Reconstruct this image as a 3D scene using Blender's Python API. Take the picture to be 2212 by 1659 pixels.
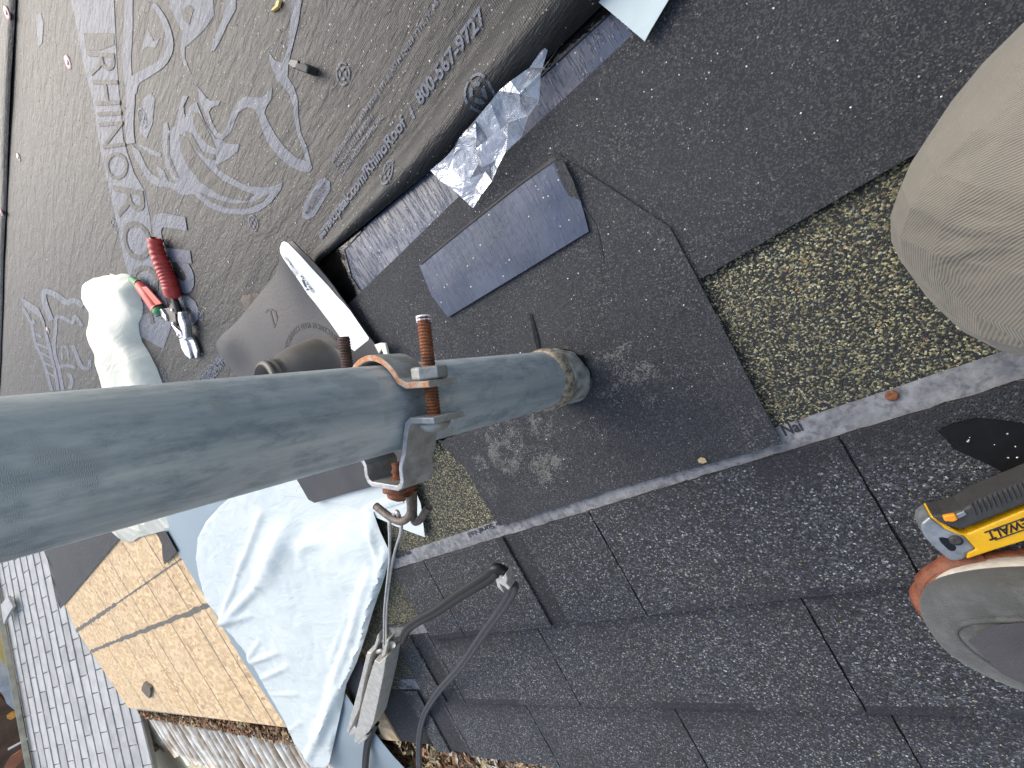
import bpy, bmesh, math, random
from mathutils import Vector, Matrix, noise
from mathutils.geometry import delaunay_2d_cdt
R = math.radians
random.seed(7)
for o in list(bpy.data.objects): bpy.data.objects.remove(o)
scn = bpy.context.scene
COL = scn.collection

# ------------------------------------------------------------------ camera
# photo frame measured as 2212 x 1659 pixels; ultra-wide phone lens
FPX, CX, CY = 928.0, 1106.0, 829.5
dn = Vector((694.0, -121.5, FPX)).normalized()                      # straight down, seen by the camera
ee = Vector((-1126.0, 662.5, FPX)); ee = (ee - dn*ee.dot(dn)).normalized()   # along the eave, away
hh = -(dn.cross(ee))                                                # horizontally down the slope
PITCH = R(12.5)
def c2w(v): return Vector((v.dot(ee), v.dot(hh), -v.dot(dn)))       # camera axes (x right, y down, z ahead) to world
RM = Matrix(((1, 0, 0), (0, math.cos(PITCH), math.sin(PITCH)), (0, -math.sin(PITCH), math.cos(PITCH))))
# roof frame: x along the eave (away), y down the slope, z off the roof
ORG = Vector((0, 0, 3.2))
ROOF = Matrix.Translation(ORG) @ RM.to_4x4()
ROOFI = ROOF.inverted()
CAM = ROOF @ Vector((0, 0, 0.4525))
cam = bpy.data.cameras.new('camera'); co = bpy.data.objects.new('camera', cam); COL.objects.link(co)
cx, cy, cz = c2w(Vector((1,0,0))), c2w(Vector((0,-1,0))), c2w(Vector((0,0,-1)))
m = Matrix((cx, cy, cz)).transposed().to_4x4(); m.translation = CAM
co.matrix_world = m
cam.sensor_width = 36; cam.lens = FPX/2212*36; cam.clip_start = 0.01; cam.clip_end = 600
scn.camera = co

# ------------------------------------------------------------------ sky, sun, exposure
SUN_EL, SUN_DIR = R(46), Vector((0.62, -0.78))                      # from far left and upslope
w = bpy.data.worlds.new('World'); scn.world = w; w.use_nodes = True
nt = w.node_tree; bg = nt.nodes['Background']
sky = nt.nodes.new('ShaderNodeTexSky'); sky.sky_type = 'NISHITA'; sky.sun_disc = False
sky.sun_elevation = SUN_EL; sky.sun_rotation = math.atan2(SUN_DIR.x, SUN_DIR.y)
sky.air_density = 1.3; sky.dust_density = 4.0; sky.ozone_density = 1.0
hs = nt.nodes.new('ShaderNodeHueSaturation'); hs.inputs['Saturation'].default_value = .78   # thin white cloud greys the sky
nt.links.new(sky.outputs[0], hs.inputs['Color']); nt.links.new(hs.outputs[0], bg.inputs[0]); bg.inputs[1].default_value = 0.145
sl = bpy.data.lights.new('sun', 'SUN'); sl.energy = 1.0; sl.angle = R(42); sl.color = (1.0, 0.97, 0.92)
so = bpy.data.objects.new('sun', sl); COL.objects.link(so)
sd = Vector((SUN_DIR.x*math.cos(SUN_EL), SUN_DIR.y*math.cos(SUN_EL), math.sin(SUN_EL)))
so.rotation_euler = sd.to_track_quat('Z', 'Y').to_euler(); so.location = (0, 0, 12)
scn.view_settings.view_transform = 'Standard'; scn.view_settings.look = 'None'
scn.view_settings.exposure = 0.9; scn.view_settings.gamma = 1; scn.view_settings.use_curve_mapping = False

# ------------------------------------------------------------------ measuring helpers
def ray(x, y): return c2w(Vector((x-CX, y-CY, FPX))/FPX)
def at(x, y, z=0.0):
    """roof-frame point seen at photo pixel x,y at height z over the roof"""
    o = ROOFI @ CAM; d = ROOFI.to_3x3() @ ray(x, y)
    t = (z-o.z)/d.z; return o + d*t
def atw(x, y, z):
    d = ray(x, y); t = (z-CAM.z)/d.z; return CAM + d*t
def onplane(x, y, p, n):
    d = ray(x, y); t = (p-CAM).dot(n)/d.dot(n); return CAM + d*t
def proj(p):
    v = p-CAM; a = v.dot(cx); b = -v.dot(cy); c = -v.dot(cz); return (CX+FPX*a/c, CY+FPX*b/c)
def crop(x0, y0, sc):
    return lambda pts: [(x0+sc*a, y0+sc*b) for a, b in pts]
K1 = crop(0, 0, .3335); K2 = crop(737.7, 0, .3335); K3 = crop(0, 553, .3335); K4 = crop(737.7, 553, .3335)
K5 = crop(0, 1106, .3335); K6 = crop(737.7, 1106, .3335); K7 = crop(608.3, 0, .3335)
KS = crop(265.4, 486.6, .18337); KL = crop(0, 553, .175); KG = crop(0, 1272, .2333); KF = crop(442.4, 497.7, .175)

ORI = {}
def tag(o, label=None, cat=None, group=None, kind=None):
    if label: o['label'] = label
    if cat: o['category'] = cat
    if group: o['group'] = group
    if kind: o['kind'] = kind
    return o
def place(o, parent, origin, frame):
    if parent is not None:
        o.parent = parent
    else:
        F = ROOF if frame == 'R' else Matrix.Identity(4)
        o.matrix_world = F @ Matrix.Translation(origin)
        ORI[o.name] = (Vector(origin), frame)
def empty(name, origin, frame='R'):
    o = bpy.data.objects.new(name, None); o.empty_display_size = .02; COL.objects.link(o)
    place(o, None, Vector(origin), frame); return o
def root_of(o):
    while o.parent: o = o.parent
    return o
def build(name, vs, fs, mat, parent=None, origin=(0,0,0), frame='R', smooth=False, mats=None, mi=None):
    org = Vector(origin)
    if parent is not None: org = ORI[root_of(parent).name][0]
    me = bpy.data.meshes.new(name)
    me.from_pydata([Vector(v)-org for v in vs], [], fs)
    if smooth: me.polygons.foreach_set('use_smooth', [True]*len(me.polygons))
    for mm in (mats or [mat]): me.materials.append(mm)
    if mi: me.polygons.foreach_set('material_index', mi)
    me.update()
    o = bpy.data.objects.new(name, me); COL.objects.link(o); place(o, parent, org, frame)
    return o
def solid(o, t, off=1):
    m = o.modifiers.new('s', 'SOLIDIFY'); m.thickness = t; m.offset = off; e_ = o.modifiers.new('e', 'EDGE_SPLIT'); e_.split_angle = R(50); return o
def bev(o, wd, seg=2):
    m = o.modifiers.new('b', 'BEVEL'); m.width = wd; m.segments = seg; m.limit_method = 'ANGLE'; m.angle_limit = R(35); return o
def sub(o, n=1):
    m = o.modifiers.new('u', 'SUBSURF'); m.levels = n; m.render_levels = n; return o

def inpoly(p, poly):
    c = False; n = len(poly); x, y = p; j = n-1
    for i in range(n):
        xi, yi = poly[i]; xj, yj = poly[j]
        if (yi > y) != (yj > y) and x < (xj-xi)*(y-yi)/(yj-yi)+xi: c = not c
        j = i
    return c
def bdist(p, poly):
    best = 1e9; px, py = p
    for i in range(len(poly)):
        ax, ay = poly[i-1]; bx, by = poly[i]; dx, dy = bx-ax, by-ay; L = dx*dx+dy*dy
        t = 0 if L == 0 else max(0, min(1, ((px-ax)*dx+(py-ay)*dy)/L))
        q = (px-ax-t*dx)**2+(py-ay-t*dy)**2
        if q < best: best = q
    return math.sqrt(best)
def ccw(poly):
    a = sum(poly[i-1][0]*poly[i][1]-poly[i][0]*poly[i-1][1] for i in range(len(poly)))
    return poly if a > 0 else poly[::-1]
def grid_fill(poly, step, jit=.25):
    poly = ccw([(p[0], p[1]) for p in poly]); b = []
    for i in range(len(poly)):
        a, c = Vector(poly[i-1]), Vector(poly[i]); n = max(1, int((c-a).length/step))
        for k in range(n): b.append(a+(c-a)*k/n)
    nb = len(b); pts = list(b)
    x0 = min(p[0] for p in poly); x1 = max(p[0] for p in poly); y0 = min(p[1] for p in poly); y1 = max(p[1] for p in poly)
    nx = int((x1-x0)/step)+1; ny = int((y1-y0)/step)+1
    for i in range(nx):
        for j in range(ny):
            q = (x0+(i+.5+random.uniform(-jit, jit))*step, y0+(j+.5*(i % 2)+.3+random.uniform(-jit, jit))*step)
            if inpoly(q, poly) and bdist(q, poly) > step*.4: pts.append(Vector(q))
    r = delaunay_2d_cdt(pts, [], [list(range(nb))], 1, 1e-7)
    return r[0], r[2], poly
def flat_poly(name, pts, z, mat, parent=None, origin=(0,0,0), step=None, zf=None, thick=None, smooth=False, isp=True, frame='R'):
    """sheet cut to an outline given in photo pixels (isp) or frame metres"""
    P = [at(x, y, z) for x, y in pts] if isp else [Vector((a, b, z)) for a, b in pts]
    poly = [(p.x, p.y) for p in P]
    if step:
        v, f, poly = grid_fill(poly, step)
        vs = [(q.x, q.y, zf(q.x, q.y, poly) if zf else z) for q in v]
    else:
        poly = ccw(poly); r = delaunay_2d_cdt([Vector(p) for p in poly], [], [list(range(len(poly)))], 1, 1e-7)
        vs = [(q.x, q.y, zf(q.x, q.y, poly) if zf else z) for q in r[0]]; f = r[2]
    o = build(name, vs, f, mat, parent, origin, frame, smooth)
    if thick: solid(o, thick)
    return o
def slab(name, pts, z0, z1, mat, parent=None, origin=(0,0,0), bevel=0, isp=True, frame='R', zref=None, smooth=False):
    if isp:
        P = [at(x, y, z1 if zref is None else zref) for x, y in pts]; poly = ccw([(p.x, p.y) for p in P])
    else: poly = ccw(list(pts))
    n = len(poly)
    vs = [(a, b, z0) for a, b in poly]+[(a, b, z1) for a, b in poly]
    fs = [list(range(n))[::-1], list(range(n, 2*n))]+[[i, (i+1) % n, n+(i+1) % n, n+i] for i in range(n)]
    o = build(name, vs, fs, mat, parent, origin, frame)
    if bevel: bev(o, bevel, 3)
    return o
def box(name, c, s, mat, parent=None, origin=(0,0,0), rot=None, bevel=0, frame='R'):
    c = Vector(c); rot = rot or Matrix.Identity(3); vs = []
    for k in range(8):
        vs.append(c + rot @ Vector(((k & 1)-.5, ((k >> 1) & 1)-.5, ((k >> 2) & 1)-.5)) .__mul__(1) if False else c + rot @ Vector((((k & 1)-.5)*s[0], (((k >> 1) & 1)-.5)*s[1], (((k >> 2) & 1)-.5)*s[2])))
    fs = [(0,2,3,1), (4,5,7,6), (0,1,5,4), (2,6,7,3), (0,4,6,2), (1,3,7,5)]
    o = build(name, vs, fs, mat, parent, origin, frame)
    if bevel: bev(o, bevel)
    return o
def catmull(P, n=6):
    P = [Vector(p) for p in P]; out = []
    for i in range(len(P)-1):
        a, b, c, d = P[max(i-1, 0)], P[i], P[i+1], P[min(i+2, len(P)-1)]
        for k in range(n):
            t = k/n
            out.append(.5*((2*b)+(c-a)*t+(2*a-5*b+4*c-d)*t*t+(3*b-a-3*c+d)*t*t*t))
    out.append(P[-1]); return out
def tube_mesh(path, rad, seg=10, prof=None, ref=None, cap=True):
    """rad: number or list; prof: cross-section [(a,b)] scaled by rad"""
    prof = prof or [(math.cos(2*math.pi*k/seg), math.sin(2*math.pi*k/seg)) for k in range(seg)]
    n = len(prof); vs, fs = [], []; path = [Vector(p) for p in path]
    up = ref or Vector((0, 0, 1)); L = len(path)
    for i, p in enumerate(path):
        t = (path[min(i+1, L-1)]-path[max(i-1, 0)]).normalized()
        a = t.cross(up)
        if a.length < 1e-3: a = t.cross(Vector((1, .1, 0)))
        a.normalize(); b = a.cross(t)
        if not ref: up = b
        r = rad[i] if isinstance(rad, (list, tuple)) else rad
        for u, v in prof: vs.append(p+a*u*r+b*v*r)
    for i in range(L-1):
        for k in range(n):
            fs.append((i*n+k, i*n+(k+1) % n, (i+1)*n+(k+1) % n, (i+1)*n+k))
    if cap: fs.append(tuple(range(n))); fs.append(tuple(range((L-1)*n, L*n))[::-1])
    return vs, fs
def tube(name, path, rad, mat, parent=None, origin=(0,0,0), seg=10, frame='R', prof=None, ref=None, smooth=True, cat=0):
    if cat: path = catmull(path, cat)
    vs, fs = tube_mesh(path, rad, seg, prof, ref)
    return build(name, vs, fs, mat, parent, origin, frame, smooth)
def lathe(name, prof, axis_o, axis_d, mat, parent=None, origin=(0,0,0), seg=24, frame='W', smooth=True, warp=None):
    """prof: (radius, distance along axis)"""
    d = Vector(axis_d).normalized(); a = d.orthogonal().normalized(); b = d.cross(a); vs, fs = [], []
    for r, h in prof:
        for k in range(seg):
            t = 2*math.pi*k/seg; p = Vector(axis_o)+d*h+(a*math.cos(t)+b*math.sin(t))*r
            if warp: p = warp(p, t, h)
            vs.append(p)
    for i in range(len(prof)-1):
        for k in range(seg): fs.append((i*seg+k, i*seg+(k+1) % seg, (i+1)*seg+(k+1) % seg, (i+1)*seg+k))
    fs.append(tuple(range(seg))[::-1]); fs.append(tuple(range((len(prof)-1)*seg, len(prof)*seg)))
    return build(name, vs, fs, mat, parent, origin, frame, smooth)
def nz(x, y, z=0, s=1): return noise.noise(Vector((x*s, y*s, z)))

# ------------------------------------------------------------------ materials
class N:
    def __init__(s, name):
        s.m = bpy.data.materials.new(name); s.m.use_nodes = True; s.t = s.m.node_tree; s.b = s.t.nodes['Principled BSDF']
        s.c = s.n('ShaderNodeTexCoord').outputs['Object']
    def n(s, ty, **k):
        x = s.t.nodes.new(ty)
        for a, v in k.items(): setattr(x, a, v)
        return x
    def l(s, a, b): s.t.links.new(a, b)
    def put(s, sock, v):
        if hasattr(v, 'is_output') or isinstance(v, bpy.types.NodeSocket): s.l(v, sock)
        elif isinstance(v, (tuple, list)) and len(v) == 3 and sock.type == 'RGBA': sock.default_value = (*v, 1)
        else: sock.default_value = v
    def mapv(s, sc=(1,1,1), rot=(0,0,0), loc=(0,0,0)):
        x = s.n('ShaderNodeMapping'); s.l(s.c, x.inputs[0]); x.inputs['Scale'].default_value = sc; x.inputs['Rotation'].default_value = rot
        x.inputs['Location'].default_value = loc; return x.outputs[0]
    def noise(s, sc, det=3, vec=None, rough=.55, dist=0):
        x = s.n('ShaderNodeTexNoise'); s.l(vec or s.c, x.inputs['Vector']); x.inputs['Scale'].default_value = sc
        x.inputs['Detail'].default_value = det; x.inputs['Roughness'].default_value = rough; x.inputs['Distortion'].default_value = dist; return x.outputs[0]
    def vor(s, sc, out='Color', vec=None, feat='F1', rnd=1):
        x = s.n('ShaderNodeTexVoronoi', feature=feat); s.l(vec or s.c, x.inputs['Vector']); x.inputs['Scale'].default_value = sc
        x.inputs['Randomness'].default_value = rnd; return x.outputs[out]
    def ramp(s, fac, stops, interp='LINEAR'):
        x = s.n('ShaderNodeValToRGB'); s.l(fac, x.inputs[0]); cr = x.color_ramp; cr.interpolation = interp
        while len(cr.elements) < len(stops): cr.elements.new(.5)
        for e, (p, c) in zip(cr.elements, stops):
            e.position = p; e.color = (*(c if isinstance(c, tuple) else (c,)*3), 1)
        return x.outputs[0]
    def mix(s, f, a, b, mode='MIX'):
        x = s.n('ShaderNodeMix', data_type='RGBA', blend_type=mode)
        s.put(x.inputs[0], f); s.put(x.inputs[6], a); s.put(x.inputs[7], b); return x.outputs[2]
    def math(s, op, a, b=0.0):
        x = s.n('ShaderNodeMath', operation=op); s.put(x.inputs[0], a); s.put(x.inputs[1], b); return x.outputs[0]
    def sep(s, col, i=0):
        x = s.n('ShaderNodeSeparateColor'); s.l(col, x.inputs[0]); return x.outputs[i]
    def bump(s, h, dist=.001, st=1.0, prev=None):
        x = s.n('ShaderNodeBump'); s.put(x.inputs['Height'], h); x.inputs['Distance'].default_value = dist; x.inputs['Strength'].default_value = st
        if prev: s.l(prev, x.inputs['Normal'])
        return x.outputs[0]
    def done(s, col=None, rough=None, metal=None, normal=None, **k):
        if col is not None: s.put(s.b.inputs['Base Color'], col)
        if rough is not None: s.put(s.b.inputs['Roughness'], rough)
        if metal is not None: s.put(s.b.inputs['Metallic'], metal)
        if normal is not None: s.l(normal, s.b.inputs['Normal'])
        for a, v in k.items(): s.put(s.b.inputs[a.replace('_', ' ')], v)
        return s.m

def simple(name, col, rough=.6, metal=0, var=.25, nsc=60, bsc=None, bd=.0004, col2=None, **k):
    s = N(name); f = s.noise(nsc, 4)
    c2 = col2 or tuple(v*(1-var) for v in col)
    c = s.mix(s.ramp(f, [(.35, 0.0), (.65, 1.0)]), tuple(v*(1+var*.4) for v in col), c2)
    nrm = s.bump(s.noise(bsc, 4), bd) if bsc else None
    return s.done(c, rough, metal, nrm, **k)

def granule(name, stops, sc=690, bd=.0009, tint=None, band=False):
    s = N(name); v = s.n('ShaderNodeTexVoronoi'); s.l(s.c, v.inputs['Vector']); v.inputs['Scale'].default_value = sc
    r = s.sep(v.outputs['Color'], 0)
    c = s.ramp(r, stops, 'CONSTANT')
    g = s.sep(v.outputs['Color'], 1)
    c = s.mix(s.math('MULTIPLY', g, .55), c, (.012, .012, .013))
    big = s.noise(9, 4); c = s.mix(s.ramp(big, [(.4, 0.0), (.65, .35)]), c, (.02, .021, .024))
    if tint: c = s.mix(.25, c, tint)
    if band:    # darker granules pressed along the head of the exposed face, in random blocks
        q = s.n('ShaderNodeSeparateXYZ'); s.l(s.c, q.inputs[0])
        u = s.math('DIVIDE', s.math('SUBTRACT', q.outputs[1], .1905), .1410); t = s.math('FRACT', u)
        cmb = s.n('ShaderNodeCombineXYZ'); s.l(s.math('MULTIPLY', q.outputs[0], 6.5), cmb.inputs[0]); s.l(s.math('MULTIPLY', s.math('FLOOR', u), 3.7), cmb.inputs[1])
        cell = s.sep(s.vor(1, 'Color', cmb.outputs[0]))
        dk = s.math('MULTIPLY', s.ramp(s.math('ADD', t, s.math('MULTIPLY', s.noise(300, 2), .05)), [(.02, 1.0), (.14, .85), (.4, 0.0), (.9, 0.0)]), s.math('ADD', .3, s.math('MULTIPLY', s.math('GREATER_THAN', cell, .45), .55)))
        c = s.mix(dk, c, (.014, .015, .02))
    h = s.math('MULTIPLY', s.math('SUBTRACT', 1.0, v.outputs['Distance']), s.math('ADD', .4, g))
    n1 = s.bump(s.noise(14, 3), .004, .6)
    return s.done(c, .8, 0, s.bump(h, bd, 1.0, n1))
DK = (.012, .013, .016)
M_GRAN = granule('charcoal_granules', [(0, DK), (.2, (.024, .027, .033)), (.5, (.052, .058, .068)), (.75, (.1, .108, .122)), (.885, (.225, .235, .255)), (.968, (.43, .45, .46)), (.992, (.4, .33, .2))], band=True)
M_GRAND = granule('dark_band_granules', [(0, DK), (.3, (.018, .019, .025)), (.65, (.033, .035, .043)), (.9, (.07, .073, .084)), (.975, (.18, .185, .2))])
M_SPECK = granule('speckled_headlap_granules', [(0, (.01, .012, .012)), (.3, (.022, .026, .028)), (.52, (.045, .05, .055)), (.64, (.19, .18, .095)), (.82, (.36, .34, .19)), (.93, (.55, .52, .33)), (.975, (.35, .22, .1)), (.99, (.3, .4, .36))], sc=700)

def felt(name, blobs=(), scratches=()):
    s = N(name); n1 = s.noise(420, 3); c = s.ramp(n1, [(.3, (.010, .0115, .015)), (.7, (.026, .029, .036))])
    lv = s.noise(6, 4); c = s.mix(s.ramp(lv, [(.4, 0.0), (.7, .5)]), c, (.034, .036, .042))
    v = s.n('ShaderNodeTexVoronoi'); s.l(s.c, v.inputs['Vector']); v.inputs['Scale'].default_value = 900
    gv = s.math('ADD', s.sep(v.outputs['Color']), s.math('MULTIPLY', s.noise(18, 3), .25))
    c = s.mix(s.math('GREATER_THAN', gv, .80), c, (.05, .051, .055)); c = s.mix(s.math('GREATER_THAN', gv, 1.1), c, (.12, .12, .12))
    dust = None
    for (x, y, rad, amt) in blobs:
        d = s.n('ShaderNodeVectorMath', operation='DISTANCE'); s.l(s.mapv(), d.inputs[0]); d.inputs[1].default_value = (x, y, 0.006)
        g = s.math('MULTIPLY', s.math('MAXIMUM', s.math('SUBTRACT', 1.0, s.math('DIVIDE', d.outputs['Value'], rad)), 0.0), amt)
        dust = g if dust is None else s.math('MAXIMUM', dust, g)
    if dust:
        nn = s.math('ADD', s.noise(55, 6, rough=.75), s.math('MULTIPLY', s.noise(480, 2, None, .8), .8))
        k = s.math('GREATER_THAN', s.math('ADD', s.math('MULTIPLY', s.math('MINIMUM', dust, .55), .5), nn), 1.205)
        c = s.mix(s.math('MULTIPLY', k, .42), c, (.26, .25, .235))
    nb = s.bump(s.noise(8, 2), .003, .5)
    return s.done(c, .75, 0, s.bump(s.noise(900, 2), .0006, .9, nb), Specular_IOR_Level=.38)
M_FELT = felt('black_cap_felt')
def pk(x, y): p = at(x, y, .006); return (p.x, p.y)
M_FELT2 = felt('black_felt_with_chalky_dust', [(*pk(x, y), r*1.5, a) for x, y, r, a in
    [(1090, 985, .035, 1.0), (1180, 1000, .03, .95), (1040, 1000, .025, .7), (1170, 925, .025, .8), (1060, 930, .04, .55), (1350, 800, .045, .6), (1330, 840, .03, .6),
     (1420, 850, .03, .45), (1500, 800, .03, .4), (1240, 700, .03, .3), (1050, 1060, .03, .6), (1110, 940, .03, .7), (1160, 1040, .02, .5), (930, 780, .05, .4), (1290, 960, .05, .35), (1620, 930, .03, .5)]])

def underlay(name, print_=False):
    s = N(name)
    wv = s.n('ShaderNodeTexWave', wave_type='BANDS', bands_direction='X'); s.l(s.mapv(), wv.inputs[0]); wv.inputs['Scale'].default_value = 140
    wv2 = s.n('ShaderNodeTexWave', wave_type='BANDS', bands_direction='Y'); s.l(s.mapv(), wv2.inputs[0]); wv2.inputs['Scale'].default_value = 140
    weave = s.math('MULTIPLY', wv.outputs[1], wv2.outputs[1])
    # short wrinkles running down the slope
    wr = s.noise(1, 4, s.mapv((40, 135, 1), (0, 0, .12)), .65, 1.0)
    wr2 = s.noise(1, 3, s.mapv((10, 38, 1), (0, 0, -.15)), .5, .8)
    big = s.noise(3.2, 3)
    if print_:
        c = s.mix(s.noise(40, 4), (.068, .082, .12), (.098, .116, .158))
        c = s.mix(s.math('MULTIPLY', s.math('GREATER_THAN', weave, .42), .25), c, (.03, .032, .04))
    else:
        c = s.mix(s.noise(25, 5), (.011, .0114, .0126), (.024, .024, .0245))
        c = s.mix(s.ramp(big, [(.4, 0.0), (.7, .5)]), c, (.032, .031, .029))
        c = s.mix(s.math('MULTIPLY', weave, .25), c, (.06, .06, .06))
    v = s.n('ShaderNodeTexVoronoi'); s.l(s.c, v.inputs['Vector']); v.inputs['Scale'].default_value = 260
    spk = s.math('MULTIPLY', s.math('LESS_THAN', v.outputs['Distance'], .22), s.math('GREATER_THAN', s.math('ADD', s.sep(v.outputs['Color']), s.math('MULTIPLY', s.noise(7, 3), .35)), 1.04))
    c = s.mix(spk, c, (.34, .31, .24))
    nb = s.bump(wr2, .0045, .65); nb = s.bump(wr, .002, .9, nb); nb = s.bump(weave, .0003, .6, nb)
    return s.done(c, .5 if not print_ else .48, 0, nb, Specular_IOR_Level=.34)
M_UND = underlay('woven_black_underlayment'); M_PRT = underlay('pale_slate_print', True)

def membrane(name, base, rough=.17, wr=1.0):
    s = N(name)
    a = s.noise(1, 3, s.mapv((300, 34, 1), (0, 0, .15)), .55, .6); b = s.noise(16, 4)
    c = s.mix(s.ramp(s.noise(12, 5), [(.4, 0.0), (.65, 1.0)]), base, tuple(v*.7 for v in base))
    v = s.n('ShaderNodeTexVoronoi'); s.l(s.c, v.inputs['Vector']); v.inputs['Scale'].default_value = 170
    spk = s.math('MULTIPLY', s.math('LESS_THAN', v.outputs['Distance'], .16), s.math('GREATER_THAN', s.sep(v.outputs['Color']), .8))
    c = s.mix(spk, c, (.45, .45, .45))
    ridges = s.ramp(a, [(.52, 0.0), (.62, 1.0), (.7, .2)])
    nb = s.bump(b, .003, .4); nb = s.bump(ridges, .0012*wr, 1.0, nb)
    return s.done(c, s.ramp(s.noise(30, 4), [(.3, rough), (.7, rough+.16)]), 0, nb, IOR=1.5, Coat_Weight=.25, Coat_Roughness=.25)
M_MEM = membrane('blue_black_sticky_membrane', (.036, .053, .1), .2, .38)
M_MEM2 = membrane('slate_blue_patch_film', (.036, .055, .103), .24, .15)
M_TAR = simple('glossy_black_bitumen', (.004, .004, .004), .12, 0, .3, 90, 40, .002)

def osb():
    s = N('oriented_strand_board')
    cols = None
    for i, (rot, sc) in enumerate([(.3, (16, 60, 1)), (-.5, (20, 70, 1)), (.9, (24, 55, 1))]):
        r = s.vor(1, 'Color', s.mapv(sc, (0, 0, rot), (i*3.1, i, 0)))
        c = s.ramp(s.sep(r), [(0, (.5, .33, .16)), (.3, (.62, .44, .24)), (.6, (.42, .26, .115)), (.8, (.7, .52, .3)), (.93, (.3, .165, .07))], 'CONSTANT')
        cols = c if cols is None else s.mix(s.math('GREATER_THAN', s.noise(11+5*i, 2), .5), cols, c)
    cols = s.mix(.24, cols, (.70, .58, .41))
    cols = s.mix(s.ramp(s.noise(2.5, 4), [(.45, 0.0), (.75, .4)]), cols, (.5, .4, .27))
    return s.done(cols, .8, 0, s.bump(s.sep(cols), .002, .6))
M_OSB = osb()
def paper(name, col, wr, rough=.45, tr=.0):
    s = N(name)
    a = s.noise(1, 4, s.mapv((9, 22, 1), (0, 0, .4)), .55, 1.5)
    c = s.mix(s.noise(7, 3), col, tuple(v*.94 for v in col))
    v = s.n('ShaderNodeTexVoronoi'); s.l(s.c, v.inputs['Vector']); v.inputs['Scale'].default_value = 45
    spk = s.math('MULTIPLY', s.math('LESS_THAN', v.outputs['Distance'], .06), s.math('GREATER_THAN', s.sep(v.outputs['Color']), .7))
    c = s.mix(spk, c, (.25, .2, .15))
    return s.done(c, rough, 0, s.bump(a, wr, .8))
M_PAPER = paper('white_release_paper', (.57, .63, .63), .003)
M_PAPY = paper('cream_release_paper', (.72, .715, .61), .003, .5)
M_LABEL = paper('white_label_film', (.82, .85, .86), .001)
M_SHEET = paper('pale_blue_backing_film', (.46, .55, .57), .001, .35)
def coil():
    s = N('pale_blue_coil_metal')
    c = s.mix(s.noise(1.6, 3), (.25, .33, .38), (.34, .41, .45))
    sc = s.noise(1, 2, s.mapv((220, 8, 1), (0, 0, -.5)), .7)
    c = s.mix(s.ramp(sc, [(.74, 0.0), (.77, .5)]), c, (.5, .55, .6))
    return s.done(c, .33, .25, s.bump(s.noise(3, 2), .006, .5))
M_COIL = coil()
def strip():
    s = N('grey_nailing_strip_fabric')
    c = s.mix(s.ramp(s.noise(60, 5, rough=.7), [(.35, 0.0), (.65, 1.0)]), (.115, .12, .135), (.26, .265, .275))
    c = s.mix(s.ramp(s.noise(160, 3), [(.5, 0.0), (.65, .6)]), c, (.06, .064, .078))
    c = s.mix(s.ramp(s.noise(22, 2), [(.7, 0.0), (.76, .8)]), c, (.6, .62, .64))
    return s.done(c, .75, 0, s.bump(s.noise(900, 2), .0003, .7))
M_STRIP = strip()
M_STRTXT = simple('dark_blue_grey_ink', (.018, .02, .03), .7)
def galv():
    s = N('weathered_galvanised_steel')
    st = s.noise(1, 6, s.mapv((75, 75, 9)), .7)
    bl = s.noise(1, 6, s.mapv((60, 60, 26)), .75)
    c = s.mix(s.ramp(st, [(.33, 0.0), (.67, 1.0)]), (.31, .37, .40), (.56, .61, .61))
    c = s.mix(s.ramp(bl, [(.5, 0.0), (.66, .55)]), c, (.14, .19, .225))
    fp = s.n('ShaderNodeTexWave', wave_type='RINGS', rings_direction='SPHERICAL'); s.l(s.mapv((60, 60, 60)), fp.inputs[0]); fp.inputs['Scale'].default_value = 9; fp.inputs['Distortion'].default_value = 9; fp.inputs['Detail'].default_value = 2
    msk = s.ramp(s.noise(26, 3), [(.56, 0.0), (.62, .5)])
    c = s.mix(s.math('MULTIPLY', msk, fp.outputs[1]), c, (.13, .155, .18))
    c = s.mix(s.ramp(s.noise(5, 3), [(.5, 0.0), (.75, .45)]), c, (.42, .41, .33))
    return s.done(c, s.ramp(bl, [(.3, .34), (.7, .52)]), .3, s.bump(bl, .0006, .5))
M_GALV = galv()
M_ZINC = simple('dull_zinc_plate', (.36, .375, .37), .5, .45, .35, 90, 700, .0003, (.27, .26, .23))
def rust(name, a, b, r=.8):
    s = N(name); c = s.mix(s.ramp(s.noise(150, 6, rough=.75), [(.44, 0.0), (.6, 1.0)]), a, b)
    return s.done(c, r, .1, s.bump(s.noise(700, 3), .0005, .8))
M_RUST = rust('orange_brown_rust', (.24, .085, .035), (.1, .04, .022))
M_RUSTD = rust('dark_brown_rust', (.085, .045, .035), (.04, .024, .02))
M_RUSTE = rust('rusty_cut_edge', (.42, .17, .07), (.42, .36, .3))
M_IRON = rust('brown_grey_iron', (.16, .125, .1), (.08, .065, .058), .55)
M_TARCR = rust('dried_tar_and_mud', (.42, .35, .26), (.10, .09, .075), .9)
M_RUBBER = simple('dusty_black_rubber', (.024, .023, .025), .42, 0, .5, 11, 200, .0003, (.05, .047, .046))
M_RUBC = simple('brown_grey_rubber_cone', (.07, .062, .052), .45, 0, .3, 18, 250, .0003)
M_EMB = simple('embossed_rubber_letters', (.02, .019, .019), .4)
M_BLKR = simple('black_cable_sheath', (.006, .006, .007), .5, 0, .3, 120, 500, .0002)
M_GREYC = simple('weathered_grey_cable_sheath', (.045, .048, .056), .45, 0, .3, 200, 500, .0002)
M_ALU = simple('dull_cast_aluminium', (.46, .45, .415), .48, .3, .2, 90, 500, .0003)
M_ALUD = simple('dark_stamped_metal', (.2, .2, .21), .4, .6)  # darker grey metal for the inner wedge
M_WIRE = simple('bright_steel_wire', (.62, .62, .63), .35, .5, .2, 90)
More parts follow.
